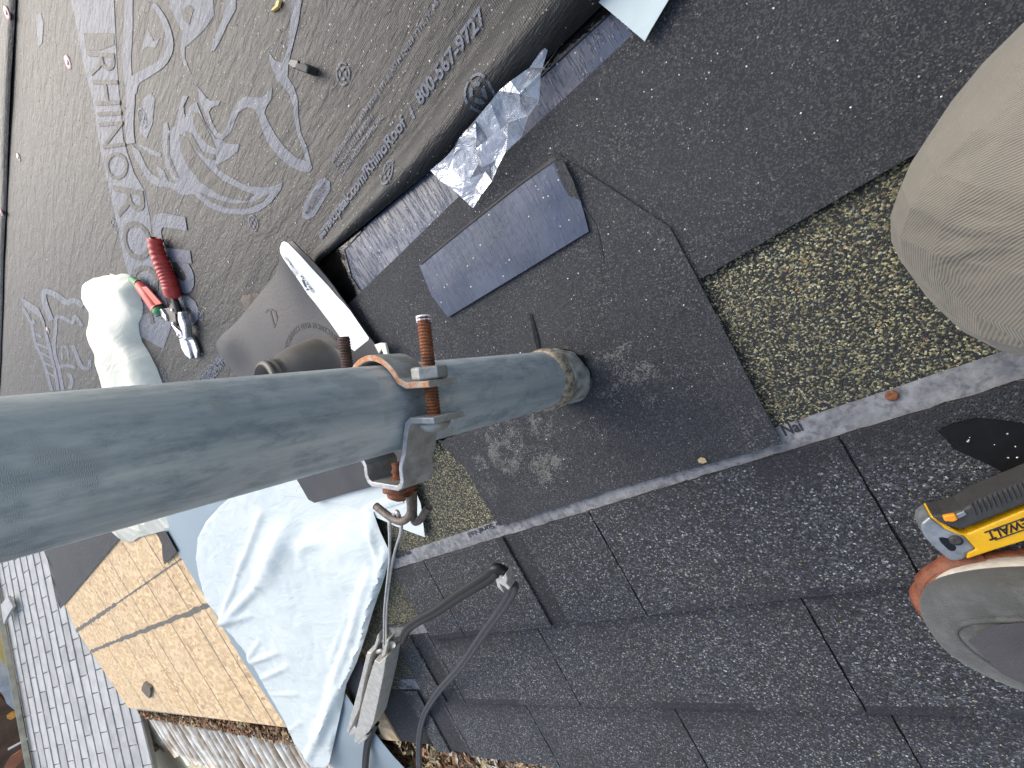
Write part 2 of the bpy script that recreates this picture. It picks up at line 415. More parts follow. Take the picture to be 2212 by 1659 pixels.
M_RED = simple('red_vinyl_grip', (.42, .035, .03), .5, 0, .25, 60, 400, .0003)
M_REDL = simple('bright_red_vinyl', (.62, .07, .045), .45, 0, .15, 60)
M_GREEN = simple('green_vinyl', (.03, .19, .075), .5, 0, .2, 60)
M_STEEL = simple('polished_tool_steel', (.66, .66, .7), .2, .85, .2, 120, 300, .0004)
M_STEELD = simple('dark_pivot_steel', (.15, .13, .115), .4, .6, .4, 120)
M_YEL = simple('yellow_plastic', (.75, .42, .01), .42, 0, .12, 60, 600, .0002)
M_ORG = simple('orange_slider_plastic', (.8, .3, .01), .45, 0, .1)
M_KGREY = simple('cast_knife_nose', (.33, .35, .37), .38, .55, .25, 120, 500, .0003)
M_KBLK = simple('dark_grey_soft_grip', (.04, .04, .04), .65, 0, .2, 200, 900, .0003)
M_BLACK = simple('black_ink', (.01, .01, .01), .6)
M_INK = simple('dark_label_ink', (.05, .06, .08), .6)
M_CAP = simple('faded_pink_plastic_cap', (.55, .33, .34), .5, 0, .2, 200)
M_NAILC = simple('pale_nail_head', (.7, .66, .6), .4, .4)
M_RUBSOLE = simple('brown_orange_gum_sole', (.22, .075, .04), .6, 0, .35, 90, 300, .0012)
M_MID = simple('off_white_foam_midsole', (.62, .58, .5), .7, 0, .18, 120, 300, .0008)
def cloth(name, a, b, sc, rough=.85, fold=None):
    s = N(name); c = s.mix(s.ramp(s.noise(14, 5), [(.35, 0.0), (.7, 1.0)]), a, b)
    wv = s.n('ShaderNodeTexWave', wave_type='BANDS', bands_direction='DIAGONAL'); s.l(s.c, wv.inputs[0]); wv.inputs['Scale'].default_value = sc; wv.inputs['Distortion'].default_value = .6
    c = s.mix(s.ramp(s.noise(70, 5, None, .7), [(.45, 0.0), (.7, .45 if sc < 400 else .12)]), c, tuple(v*1.9 for v in a))
    c = s.mix(s.math('MULTIPLY', wv.outputs[1], .22), c, tuple(v*.45 for v in a))
    nb = None
    if fold: nb = s.bump(s.noise(1, 3, s.mapv((9, 30, 22), (0, 0, -.35)), .5, .6), fold, .9)
    return s.done(c, rough, 0, s.bump(wv.outputs[1], .0004, .6, nb), Sheen_Weight=.15)
M_TROUS = cloth('khaki_grey_twill', (.15, .138, .113), (.18, .166, .138), 420, fold=.007)
M_SHOE = cloth('worn_grey_suede', (.082, .086, .086), (.042, .043, .039), 260, fold=.003)
M_MESH = cloth('dusty_charcoal_mesh', (.03, .029, .036), (.06, .058, .066), 330)
M_GSH = simple('weathered_grey_shingle', (.42, .425, .425), .9, 0, .16, 9, 500, .001)
M_GSH2 = simple('weathered_grey_shingle_darker', (.36, .365, .365), .9, 0, .18, 9, 500, .001)
M_TRIM = simple('beige_painted_metal', (.45, .43, .34), .5, 0, .3, 14)
M_FASC = simple('grey_painted_fascia', (.3, .3, .3), .7, 0, .3, 30)
M_WALL = simple('cream_stucco', (.5, .45, .36), .9, 0, .15, 6, 90, .004)
M_RIB = simple('stained_white_rib', (.74, .72, .66), .5, 0, .3, 11, 60, .001, (.36, .27, .18))
M_PAN = simple('cream_pan_with_brown_stain', (.66, .66, .45), .45, 0, .2, 5, 40, .0008, (.58, .55, .38))
M_LEAF = [simple('brown_leaf', (.17, .075, .035), .8), simple('tan_leaf', (.4, .21, .1), .8), simple('dark_leaf', (.05, .03, .02), .9), simple('straw_leaf', (.42, .33, .18), .8)]
M_DIRT = simple('leaf_mould', (.07, .045, .03), .95, 0, .6, 60, 120, .006)
M_SAND = simple('pale_grit', (.5, .46, .38), .9, 0, .4, 300)
M_GROUND = simple('dry_brown_ground', (.13, .085, .055), .95, 0, .5, 1.2, 6, .05)
M_BRN = simple('stained_brown_boards', (.12, .065, .035), .7, 0, .5, 5)
M_PINE = simple('yellow_pine_board', (.75, .55, .2), .7, 0, .2, 3)
M_TARP = simple('pale_grey_tarp', (.45, .5, .55), .5, 0, .3, 4, 8, .03)
M_BRICK = simple('terracotta_plank', (.42, .17, .1), .85, 0, .2, 4)
M_AMB = simple('amber_glow_colour', (.8, .38, .05), .4)
M_CARD = simple('brown_grey_tar_paper', (.14, .115, .095), .85, 0, .4, 80, 300, .0006)
def film():
    s = N('clear_crumpled_film')
    c = s.mix(s.noise(30, 3), (.5, .58, .72), (.75, .8, .88))
    return s.done(c, .1, .45, s.bump(s.noise(45, 3, None, .5, 1.5), .004, .7), Alpha=.42, IOR=1.6, Coat_Weight=1.0, Coat_Roughness=.06)
M_FILM = film()

# ------------------------------------------------------------------ the main roof
E0, E1 = -1.3, 5.0
rake = [(-3.4, 4.05), (-1.2, 4.1), (-.6, 4.23), (-.284, 5.02), (.574, 4.72), (.612, 4.71)]   # (y, x) of the far roof edge
def rake_x(y):
    for (a, xa), (b, xb) in zip(rake, rake[1:]):
        if a <= y <= b: return xa+(xb-xa)*(y-a)/(b-a)
    return rake[-1][1]
FAR = 4.15     # the upper part of the roof runs on beyond the frame
deck = slab('roof_deck', [(E0, -3.4), (FAR, -3.4), (FAR, -1.0), (4.21, -.62), (5.0, -.3), (4.72, .58), (4.7, .60), (E0, .60)], -.035, -.016, M_OSB, isp=False)
tag(deck, kind='structure')
ys = [-.42, -.057, .1265, .611]; xs = [1.15, 3.36, 5.2]
for i in range(3):
    for j in range(2):
        y0, y1 = ys[i]+.0015, ys[i+1]-.0015; x0, x1 = xs[j]+.0015, xs[j+1]-.0015
        pl = [(x0, y0), (min(x1, rake_x(y0)), y0), (min(x1, rake_x(y1)), y1), (x0, y1)]
        slab('osb_panel', pl, -.0155, -.002, M_OSB, deck, isp=False)
def jag(name, p0, p1, w0, w1, z, mat, parent, n=60, amp=.25):
    a, b = Vector(p0), Vector(p1); d = (b-a).normalized(); q = Vector((-d.y, d.x)); L, Rr = [], []
    for i in range(n+1):
        t = i/n; p = a+(b-a)*t; wv = w0+(w1-w0)*t
        L.append(p+q*(wv*(.5+amp*random.uniform(-1, 1)))); Rr.append(p-q*(wv*(.5+amp*random.uniform(-1, 1))))
    vs = [(v.x, v.y, z) for v in L+Rr]; fs = [(i, i+1, n+2+i, n+1+i) for i in range(n)]
    return build(name, vs, fs, mat, parent)
M_JT = simple('grey_joint_seal', (.13, .125, .11), .8, 0, .3, 60)
jag('joint_seal', (1.6, .127), (4.85, .127), .02, .022, -.0012, M_JT, deck)
jag('joint_seal', (1.6, -.056), (3.2, -.056), .006, .008, -.0012, M_JT, deck)
jag('joint_seal', (3.2, -.056), (5.0, -.058), .018, .03, -.0012, M_JT, deck)
M_LINE = simple('printed_guide_line', (.2, .17, .13), .8)
for x in (1.95, 2.12, 2.45, 2.82, 3.03, 3.5, 4.1):
    jag('guide_line', (x, -.25), (x-.02, .61), (.006), .007, -.0014, M_LINE, deck, 40, .2)
scrap = slab('tar_paper_scrap', KG([(0,0)]) and K5([(915, 1140), (930, 1105), (970, 1140), (975, 1165), (966, 1210), (935, 1180), (915, 1155)]), .0, .012, M_CARD, origin=at(313, 1490, 0), bevel=.001)
tag(scrap, 'small grey diamond shaped scrap of roofing lying on the bare strand board', 'scrap')

# lower course of printed underlayment, its free lower edge puffed up into a roll near the camera
def uedge(x):   # y of the free lower edge
    pts = [(-1.3, -.2), (-.1, -.235), (.032, -.246), (.26, -.268), (.507, -.31), (.7, -.30), (1.2, -.27), (7, -.262)]
    for (a, ya), (b, yb) in zip(pts, pts[1:]):
        if a <= x <= b: return ya+(yb-ya)*(x-a)/(b-a)
    return pts[-1][1]
def uz(x, y):
    d = uedge(x)-y; H = .030*max(0, min(1, (.60-x)/.55)) if x < .6 else 0
    W = .066*max(.25, min(1, (.62-x)/.55)) if x < .62 else .02
    z = .0048+.0010*nz(x*4, y*9)
    if H > 0 and d < W:
        t = max(0, d)/W; z += H*(math.sin(math.pi*min(1, t**.62))**.8 if t > 0 else 0)
    return z
# regular grid so that the roll is smooth
def under_grid():
    vs, fs = [], []; xsl = []; x = E0
    while x < 7.0: xsl.append(x); x += .014 if x < .75 else (.05 if x < 2 else .15)
    xsl.append(7.0)
    ds = [0, .0006, .002, .004, .007, .011, .016, .021, .026, .031, .036, .041, .046, .051, .056, .061, .066, .071, .08, .09, .1, .13, .17, .22, .3, .42, .6, .8, .955]
    for x in xsl:
        for d in ds:
            y = uedge(x)-d; zz = uz(x, y); vs.append((min(x, rake_x(y)+.004), y, zz))
    n = len(ds)
    for i in range(len(xsl)-1):
        for j in range(n-1): fs.append((i*n+j, i*n+j+1, (i+1)*n+j+1, (i+1)*n+j))
    return vs, fs
vs, fs = under_grid()
und = build('underlayment', vs, fs, M_UND, smooth=True)
tag(und, 'printed black underlayment with pale slate logo lettering and a puffed lower edge', 'underlayment')
def uy2(x): return -1.18-.012*x+.004*math.sin(x*3)
vs, fs = [], []
xl = [E0+i*.08 for i in range(int((4.1-E0)/.08)+1)]
yl = [0, -.006, -.02, -.05, -.2, -.5, -1.0, -1.6, -2.22]
for x in xl:
    for k, dy in enumerate(yl):
        z = (.008 if k < 1 else .013 if k < 4 else .009)+.003*nz(x*3, dy*4)
        vs.append((x, uy2(x)+dy+(0.004*nz(x*8, 3) if k < 3 else 0), z))
n = len(yl)
for i in range(len(xl)-1):
    for j in range(n-1): fs.append((i*n+j, (i+1)*n+j, (i+1)*n+j+1, i*n+j+1))
und2 = build('underlayment', vs, fs, M_UND, smooth=True); solid(und2, .001)
tag(und2, 'upper plain course of black underlayment lapping over the printed one behind a dark seam', 'underlayment')

# ---- print on the underlayment
def drape(name, polys, mat, dz=.0006, step=.03, parent=und):
    for pts in polys:
        P = []
        for x, y in pts:
            p = at(x, y, .004)
            for _ in range(3): p = at(x, y, uz(p.x, p.y))
            P.append((p.x, p.y))
        v, f, _ = grid_fill(P, step)
        o = build(name, [(q.x, q.y, uz(q.x, q.y)+dz) for q in v], f, mat, parent, smooth=True)
    return o
def smoothp(pts, n=3):
    P = [Vector((*p, 0)) for p in pts]; out = []; L = len(P)
    for i in range(L):
        a, b, c, d = P[i-1], P[i], P[(i+1) % L], P[(i+2) % L]
        for k in range(n):
            t = k/n; q = .5*((2*b)+(c-a)*t+(2*a-5*b+4*c-d)*t*t+(3*b-a-3*c+d)*t*t*t); out.append((q.x, q.y))
    return out
def stroke(pts, w, n=4):
    P = catmull([Vector((*p, 0)) for p in pts], n); L, Rr = [], []
    for i, p in enumerate(P):
        t = (P[min(i+1, len(P)-1)]-P[max(i-1, 0)]).normalized(); q = Vector((-t.y, t.x, 0))
        ww = w if not isinstance(w, (tuple, list)) else w[0]+(w[1]-w[0])*i/(len(P)-1)
        L.append(p+q*ww/2); Rr.append(p-q*ww/2)
    return [(v.x, v.y) for v in L]+[(v.x, v.y) for v in Rr[::-1]]
band = [(460,0),(490,130),(540,400),(600,640),(650,950),(700,1180),(770,1500),(800,1659),(835,1790),(870,2060),(910,2180),(1060,2260),(1110,2120),(1085,1960),(1020,1740),(985,1560),(975,1420),(940,1240),(870,1120),(830,1000),(800,900),(790,760),(770,560),(760,420),(740,0)]
drape('printed_banner', [K1(band)], M_PRT)
drape('printed_outline', [K1(stroke([(835,-30),(835,200),(825,430),(850,620),(840,800),(850,930)], 55)),
      K1(stroke([(1000,30),(1070,140),(1105,290),(1060,400),(960,470),(880,520),(850,600)], (30, 75)))], M_PRT, .0009)
rh = [(1895,-20),(1960,-20),(1935,150),(1890,330),(1870,420),(1865,500),(1905,560),(1930,640),(1935,760),(1950,860),(1990,950),(2010,1030),(2025,1090),(2005,1115),(1950,1110),(1880,1080),(1800,1010),(1740,930),(1700,840),(1680,760),(1650,705),(1600,695),(1550,725),(1525,780),(1500,850),(1445,905),(1400,890),(1370,840),(1345,760),(1315,700),(1295,655),(1290,600),(1275,555),(1310,595),(1340,635),(1370,655),(1430,650),(1420,680),(1375,695),(1355,725),(1375,790),(1410,855),(1440,870),(1475,820),(1500,740),(1540,660),(1590,625),(1650,630),(1700,630),(1740,600),(1765,560),(1760,640),(1730,690),(1715,730),(1745,800),(1790,880),(1850,960),(1920,1020),(1985,1045),(1965,960),(1930,880),(1910,780),(1900,680),(1875,610),(1835,555),(1795,520),(1760,430),(1740,330),(1780,390),(1830,410),(1860,330),(1880,200)]
drape('printed_animal_head', [K1(rh)], M_PRT)
jaw = [(1060,800),(1085,790),(1100,850),(1150,800),(1160,700),(1185,620),(1222,622),(1190,690),(1200,760),(1240,680),(1275,660),(1290,700),(1330,800),(1400,900),(1440,905),(1470,930),(1555,935),(1540,980),(1480,1030),(1400,1070),(1420,1100),(1500,1150),(1600,1205),(1700,1215),(1780,1205),(1835,1180),(1820,1230),(1760,1310),(1680,1370),(1580,1392),(1450,1380),(1350,1340),(1260,1260),(1180,1265),(1110,1215),(1040,1215),(960,1170),(920,1100),(870,1010),(850,930),(905,980),(950,1080),(990,1130),(1045,1160),(1010,1070),(1060,1100),(1090,1170),(1140,1190),(1080,1090),(1055,950)]
drape('printed_animal_collar', [K1(jaw)], M_PRT)
drape('printed_gap', [K1([(1250,720),(1285,730),(1330,810),(1370,880),(1400,965),(1345,935),(1285,870),(1255,790)]),
      K1([(1165,870),(1215,890),(1270,990),(1350,1085),(1440,1165),(1560,1230),(1650,1258),(1600,1300),(1500,1290),(1400,1250),(1300,1180),(1220,1080),(1175,980)]),
      K1([(1290,1245),(1400,1290),(1520,1320),(1650,1305),(1750,1250),(1700,1310),(1600,1350),(1480,1350),(1370,1310)]),
      K1([(1085,870),(1100,860),(1100,1000),(1160,1150),(1140,1150),(1090,1020)]),
      K1([(1200,850),(1240,860),(1310,980),(1390,1000),(1400,1040),(1330,1020),(1250,950)]),
      K1([(545,215),(740,215),(745,290),(650,330),(560,330)])], M_UND, .0011)
drape('printed_ear', [K1([(930,640),(980,600),(1005,640),(990,800),(950,900),(905,850),(920,740)]), K1([(900,930),(1050,995),(1040,1020),(980,1000),(905,945)]),
      K1([(1000,1360),(1130,1360),(1170,1480),(1010,1380)][:0] or [(235,100),(265,80),(285,150),(275,280),(250,310),(240,200)])], M_PRT)
drape('printed_animal_head', [K1([(1090,-20),(1380,-20),(1390,100),(1320,200),(1200,310),(1200,380),(1245,495),(1190,400),(1172,320),(1180,200),(1110,60)]),
      K1([(1470,-20),(1530,-20),(1530,60),(1470,170),(1430,260),(1390,330),(1365,335),(1390,250),(1440,140)]),
      K1([(960,190),(1000,270),(1040,240),(1010,310),(960,300),(920,330)])], M_PRT)
drape('printed_gap', [K1([(1180,70),(1230,30),(1260,60),(1230,160),(1190,130)])], M_UND, .0011)
lo = [stroke([(290,650),(390,840),(440,1080),(540,1300),(640,1659)], 40, 3), [(265,510),(480,640),(550,800),(570,900),(620,1060),(660,1250),(720,1500),(740,1659),(700,1659),(660,1400),(600,1160),(560,1000),(540,860),(480,740),(340,650),(290,600)],
      stroke([(640,800),(550,560),(560,440),(700,480),(820,570),(930,550),(1030,620)], 70), stroke([(780,1659),(730,1400),(670,1150),(690,900),(700,760),(780,760),(900,820),(930,740),(1020,870)], 45),
      stroke([(730,1370),(830,1350),(940,1380)], 40), stroke([(850,1450),(890,1540),(860,1640)], 50), stroke([(900,1100),(960,1260),(1020,1370),(1100,1380),(1110,1280)], 50), stroke([(770,1280),(770,1130),(830,1140),(850,1280)], 25), stroke([(450,1080),(600,1140)], 30), stroke([(500,1190),(640,1260)], 25), stroke([(540,1310),(680,1380)], 25), stroke([(600,1440),(700,1500)], 25), stroke([(400,800),(430,840)], 50), stroke([(440,960),(520,1000)], 30)]
drape('printed_animal_head', [KL(s_) for s_ in lo], M_PRT, .0008)

def text_mesh(txt, bold=.0):
    cu = bpy.data.curves.new('t', 'FONT'); cu.body = txt; cu.size = 1; cu.offset = bold; cu.resolution_u = 3
    o = bpy.data.objects.new('t', cu); COL.objects.link(o)
    dg = bpy.context.evaluated_depsgraph_get(); me = bpy.data.meshes.new_from_object(o.evaluated_get(dg))
    v = [(q.co.x, q.co.y) for q in me.vertices]; f = [list(p.vertices) for p in me.polygons]
    bpy.data.objects.remove(o); bpy.data.curves.remove(cu); bpy.data.meshes.remove(me)
    x0 = min(a for a, b in v); x1 = max(a for a, b in v)
    return [((a-x0)/(x1-x0), b/.69) for a, b in v], f, (x1-x0)
def text_quad(name, txt, quad, z, mat, parent=None, bold=.0, origin=(0,0,0), zf=None, m=False, flip=False):
    """quad: base-start, base-end, top-end, top-start in photo pixels"""
    v, f, wd = text_mesh(txt, bold)
    Q = [at(x, y, z) for x, y in quad] if not m else [Vector(q) for q in quad]
    vs = []
    for a, b in v:
        p = (Q[0]*(1-a)+Q[1]*a)*(1-b)+(Q[3]*(1-a)+Q[2]*a)*b
        if zf: p = Vector((p.x, p.y, zf(p.x, p.y)))
        vs.append(p)
    return build(name, vs, f, mat, parent, origin)
def text_line(name, txt, p0, p1, cap, z, mat, parent=None, bold=.0, zf=None, side=1):
    a, b = at(*p0, z), at(*p1, z); d = (b-a).normalized(); up = Vector((-d.y, d.x, 0))*side*cap
    return text_quad(name, txt, [a, b, b+up, a+up], z, mat, parent, bold, zf=zf, m=True)
uzd = lambda x, y: uz(x, y)+.0013
uzk = lambda x, y: uz(x, y)+.0016
sd_ = lambda: None
def tdir(p0, p1):   # which side is up the roof
    a, b = at(*p0), at(*p1); d = b-a; return 1 if -d.y*0+d.x*(-1)*0+(-(-d.y))*0+(Vector((-d.y, d.x)).y < 0) else -1
def tl(txt, p0, p1, cap, bold=.015, z=.004):
    return text_line('printed_text', txt, p0, p1, cap, z, M_PRT, und, bold, uzd, tdir(p0, p1))
k = K7([(262,1552),(818,805),(838,690),(868,770),(905,688),(1335,130)])
tl('eavetopeak.com/RhinoRoof', k[0], k[1], .0135, .03)
tl('800-567-9727', k[4], k[5], .0145, .03)
drape('printed_bar', [K7([(822,692),(840,690),(868,765),(850,772)])], M_PRT)
k = K7([(340,1060),(1000,85),(362,1105),(598,765),(392,1150),(668,760),(1000,75),(1080,-40)])
tl('MEETS / SATISFAIT : ASTM D226 TYPE II, ASTM D4869 TYPE IV, AS', k[0], (950, 8), .0056, .015)
tl('CAN/CSA A123.3 & A220.1', k[2], k[3], .0062, .02)
tl('FLORIDA PRODUCT APPROVAL', k[4], k[5], .0062, .02)
text_quad('printed_text', 'RHINO', K1([(575,335),(712,1180),(850,1150),(748,345)]), .004, M_UND, und, .0, zf=uzk)
text_quad('printed_text', 'ROOF', K1([(740,1200),(915,2130),(1075,2060),(935,1235)]), .004, M_UND, und, -.0, zf=uzk)
text_quad('printed_text', 'U20', [(327,455),(386,712),(432,704),(398,468)], .004, M_PRT, und, .05, zf=uzd)
# badge
bd = K7([(135,1380),(150,1320),(240,1170),(280,1150),(315,1175),(318,1230),(215,1400),(170,1425),(140,1410)])
drape('printed_badge', [bd], M_PRT, .0006)
k = K7([(170,1390),(295,1195)]); text_line('printed_text', 'MIAMI-DADE COUNTY', k[0], k[1], .0055, .004, M_UND, und, .01, uzk, tdir(*k))
k = K7([(205,1365),(300,1225)]); text_line('printed_text', 'APPROVED', k[0], k[1], .005, .004, M_UND, und, .0, uzk, tdir(*k))
def emblem(px, py, rad, zz=.004):
    p = at(px, py, zz)
    for _ in range(3): p = at(px, py, uz(p.x, p.y))
    vs, fs = [], []
    for (r0, r1, g) in ((.82, 1.0, .16), (.3, .55, .3)):
        for q in range(4):
            a0 = q*math.pi/2+g; a1 = (q+1)*math.pi/2-g+.1; n = 10
            for i in range(n+1):
                a = a0+(a1-a0)*i/n
                for r in (r0, r1):
                    X = p.x+math.cos(a)*r*rad; Y = p.y+math.sin(a)*r*rad; vs.append((X, Y, uz(X, Y)+.0013))
            b = len(vs)-2*(n+1); fs += [(b+2*i, b+2*i+1, b+2*i+3, b+2*i+2) for i in range(n)]
    build('printed_emblem', vs, fs, M_PRT, und)
for px, py, rad in ((742, 160, .0125), (1032, 200, .0165), (838, 372, .015), (548, 482, .013), (248, 487, .016), (432, 678, .014), (354, 806, .013), (308, 255, .016)): emblem(px, py, rad)
for i, q in enumerate(['RHINOROOF IS AN UNDERLAYMENT', 'ESPACEMENT DES ATTACHES', 'FASTENER SPACING', 'NAIL PATTERN']):
    p0 = (432+9*i, 820+1*i); p1 = (482+8*i, 770-2*i)
    tl(q, p0, p1, .009, .03)

# cap nails
for i, (x, y, lb) in enumerate([(28, 31, 'pink plastic nail cap at the top left corner above the seam'), (148, 135, 'pink plastic nail cap nearest the top of the printed banner'), (41, 340, 'small pinkish cap nail sitting right on the dark seam'),
                                (12, 459, 'pinkish cap nail near the left edge beyond the seam'), (104, 713, 'orange pink cap nail between the strokes of the lower left print')]):
    p = at(x, y, .005); z = .013 if p.y < -1.17 else uz(p.x, p.y)
    r = .0125 if i < 2 else .01
    o = lathe('cap_nail', [(r, 0), (r, .0012), (r*.75, .002), (0.0001, .0022)], (p.x, p.y, z), (0, .05, 1), M_CAP, origin=(p.x, p.y, z), seg=18, frame='R')
    lathe('nail_head', [(.0045, 0), (.0045, .0012), (0.0001, .0016)], (p.x, p.y, z+.0019), (0, 0, 1), M_NAILC, o, seg=12, frame='R')
    tag(o, lb, 'cap nail', 'plastic cap nails holding the underlayment')

# black membrane strip under the puffed edge
def zm(x, y, poly): return .0012+.0007*nz(x*30, y*30)
mem = flat_poly('membrane_strip', [(1312, 22), (1375, 73), (1255, 205), (1075, 375), (975, 440), (880, 540), (775, 655), (715, 680), (610, 560), (660, 470), (880, 290), (1080, 130), (1250, 0)], .003, M_MEM, step=.012, zf=zm, smooth=True)
tag(mem, 'blue black self adhesive membrane strip showing beneath the puffed edge of the printed underlayment', 'membrane')
flat_poly('shaded_tacky_edge', [(1310, 5), (1322, 22), (1115, 212), (950, 350), (795, 482), (742, 540), (757, 600), (785, 640), (768, 668), (700, 690), (600, 560), (880, 290), (1100, 130)], .0042, M_TAR, mem, step=.012, zf=lambda x, y, p: .0026)  # black sticky edge beside the roll, with the roll's shade put into its colour

# black felt sheets
F1 = [(E0, -.235), (-.3, -.225), (.016, -.208), (.26, -.222), (.52, -.232), (.56, -.1), (.56, .02), (.3, .006), (.07, .0065), (-.3, .0065), (E0, .008)]
f1 = flat_poly('felt_sheet', F1, .0015, M_FELT, isp=False, step=.03, zf=lambda x, y, p: .0015+.0007*nz(x*5, y*5), thick=.0014, smooth=True)
tag(f1, 'large black felt sheet running off the top right corner beside the knee', 'felt')
F2 = [(.072, -.075), (.0795, .0), (.083, .186), (.25, .186), (.474, .172), (.485, .09), (.5, .016), (.53, -.1), (.53, -.19), (.487, -.2285), (.4, -.222), (.25, -.19)]
F2p = [(1445, 490), (1500, 592), (1690, 958), (1540, 1000), (1310, 1062), (1080, 1136), (1060, 1105), (1000, 1010), (940, 950), (880, 850), (770, 655), (870, 560), (980, 440), (1200, 330)]
def zf2(x, y, p):
    d = bdist((x, y), p); return .0045+.0008*nz(x*6, y*6)+(.003*max(0, 1-d/.03) if y > .1 else 0)
f2 = flat_poly('felt_sheet', F2p, .0085, M_FELT2, step=.02, zf=zf2, thick=.0014, smooth=True)
tag(f2, 'square black felt sheet with chalky dust streaks fitted round the foot of the steel mast', 'felt')
slit = flat_poly('cut_flap', [(1140, 680), (1144, 678), (1153, 708), (1160, 735), (1165, 765), (1160, 768), (1151, 735), (1146, 708)], .0105, M_TAR, f2, step=.006, zf=lambda x, y, p: .0070)
def chalk(p0, p1, n, w_):
    a, b = at(*p0, .007), at(*p1, .007)
    for i in range(n):
        t0 = (i+.15*random.random())/n; t1 = (i+random.uniform(.35, .75))/n; q0 = a+(b-a)*t0; q1 = a+(b-a)*t1
        jag('chalk_mark', (q0.x, q0.y), (q1.x, q1.y), w_, w_, .0071, M_CHALK, f2, 4)
M_CHALK = simple('pale_scuff', (.13, .125, .12), .9)
chalk((1174, 1026), (1232, 1094), 9, .0008); chalk((1112, 985), (1160, 1022), 5, .0012); chalk((1223, 618), (1287, 572), 3, .0005)
# blue patch on top
pat = flat_poly('membrane_patch', [(902, 571), (1000, 492), (1110, 405), (1190, 341), (1200, 345), (1230, 375), (1250, 425), (1270, 500), (1110, 598), (965, 686), (930, 640)], .0115, M_MEM2, step=.012,
                zf=lambda x, y, p: .0078+.001*nz(x*14, y*14), thick=.0016, smooth=True)
tag(pat, 'loose blue grey rectangle of membrane lying on the black felt above the mast', 'membrane')
M_SELV = simple('grey_brown_selvedge', (.06, .056, .052), .85)
flat_poly('selvedge', [(900, 569), (1000, 489), (1110, 401), (1194, 338), (1199, 344), (1112, 405), (1000, 494), (904, 573)], .0132, M_SELV, pat, step=.01, zf=lambda x, y, p: .0107)
crl = flat_poly('felt_scrap', [(1195, 350), (1215, 345), (1240, 392), (1255, 440), (1285, 485), (1296, 530), (1303, 570), (1275, 540), (1245, 520), (1235, 440)], .011, M_FELT, origin=at(1260, 470), step=.01, zf=lambda x, y, p: .0050+.006*max(0, math.sin(60*x+40*y)), thick=.0015, smooth=True)
tag(crl, 'curled strip of black felt poking out under the right end of the blue grey patch', 'scrap')

# crumpled clear film
def crumple(outl, zb, amp, step, fz, seed):
    P = [at(x, y, zb) for x, y in outl]; v, f, poly = grid_fill([(p.x, p.y) for p in P], step, .45)
    vs = []
    for q in v:
        k = fz(q.x, q.y); vs.append((q.x, q.y, zb+k*amp*(.5+random.uniform(-.5, .9))))
    return vs, f
pa, pb = at(960, 400), at(1190, 130)
def fz(x, y):
    t = (Vector((x, y))-pa.xy).dot((pb-pa).xy)/((pb-pa).length_squared); return 0.06 if t < .12 else min(1, (t-.12)*4)
vs, fs = crumple([(930, 368), (965, 340), (1000, 300), (1035, 262), (1075, 228), (1095, 205), (1120, 185), (1150, 150), (1180, 105), (1187, 112), (1176, 150), (1222, 108), (1180, 165), (1168, 220), (1150, 255), (1128, 298), (1108, 330), (1068, 392), (1022, 450), (975, 405), (948, 388)], .012, .013, .014, fz, 1)
fl = build('release_film', vs, fs, M_FILM, origin=at(1030, 330))
tag(fl, 'crumpled clear release film glinting on the edge of the sticky strip', 'plastic film')

sh = flat_poly('backing_film_sheet', [(1286, -60), (1290, 2), (1392, 88), (1405, 65), (1445, 0), (1490, -80)], .012, M_SHEET, origin=at(1370, 20), step=.02, zf=lambda x, y, p: .0105+.004*nz(x*12, y*12)+.003*math.exp(-((x+.018+(y+.22)*.6)/.004)**2), thick=.0007, smooth=True)
tag(sh, 'stiff pale blue sheet corner poking in at the top edge of the photo', 'sheet')

# ------------------------------------------------------------------ laminated shingles (each one its own piece)
shr = empty('shingle_roof', (0, 0, 0)); tag(shr, kind='structure')
LENS = .0
def shingle(yt, yb, x0, x1, zt, zb, mats, nail=True):
    """headlap, nailing strip and exposed face of one long shingle; yt top edge, yb butt edge"""
    ye = yb-.150; yn0, yn1 = ye-.002-.022, ye-.002+.0025
    def zz(y): return zt+(zb-zt)*(y-yt)/(yb-yt)
    def sl(y0, y1, dz, th, xa=x0, xb=x1, jit=0):
        n = max(1, int((xb-xa)/.01)) if jit else 1
        up, dnn = [], []
        for i in range(n+1):
            x = xa+(xb-xa)*i/n; up.append((x, y0+jit*random.uniform(-1, 1)*.4)); dnn.append((x, y1+jit*random.uniform(-1, 1)))
        pl = up+dnn[::-1]; m_ = len(pl)
        V = [(a, b, zz(b)+dz-th) for a, b in pl]+[(a, b, zz(b)+dz) for a, b in pl]
        F = []
        for i in range(n):
            a, b, c, d = i, i+1, m_-2-i, m_-1-i
            F.append((m_+a, m_+b, m_+c, m_+d)); F.append((a, d, c, b))
        F += [[i, m_+i, m_+(i+1) % m_, (i+1) % m_] for i in range(m_)]
        return V, F
    V, F = sl(yt, yb-.002, 0, .0025)
    s = build('shingle', V, F, mats[0], shr)
    if nail:
        V, F = sl(yn0, yn1, .0006, .0005, jit=.0008); build('nailing_strip', V, F, M_STRIP, s)
    return s, zz
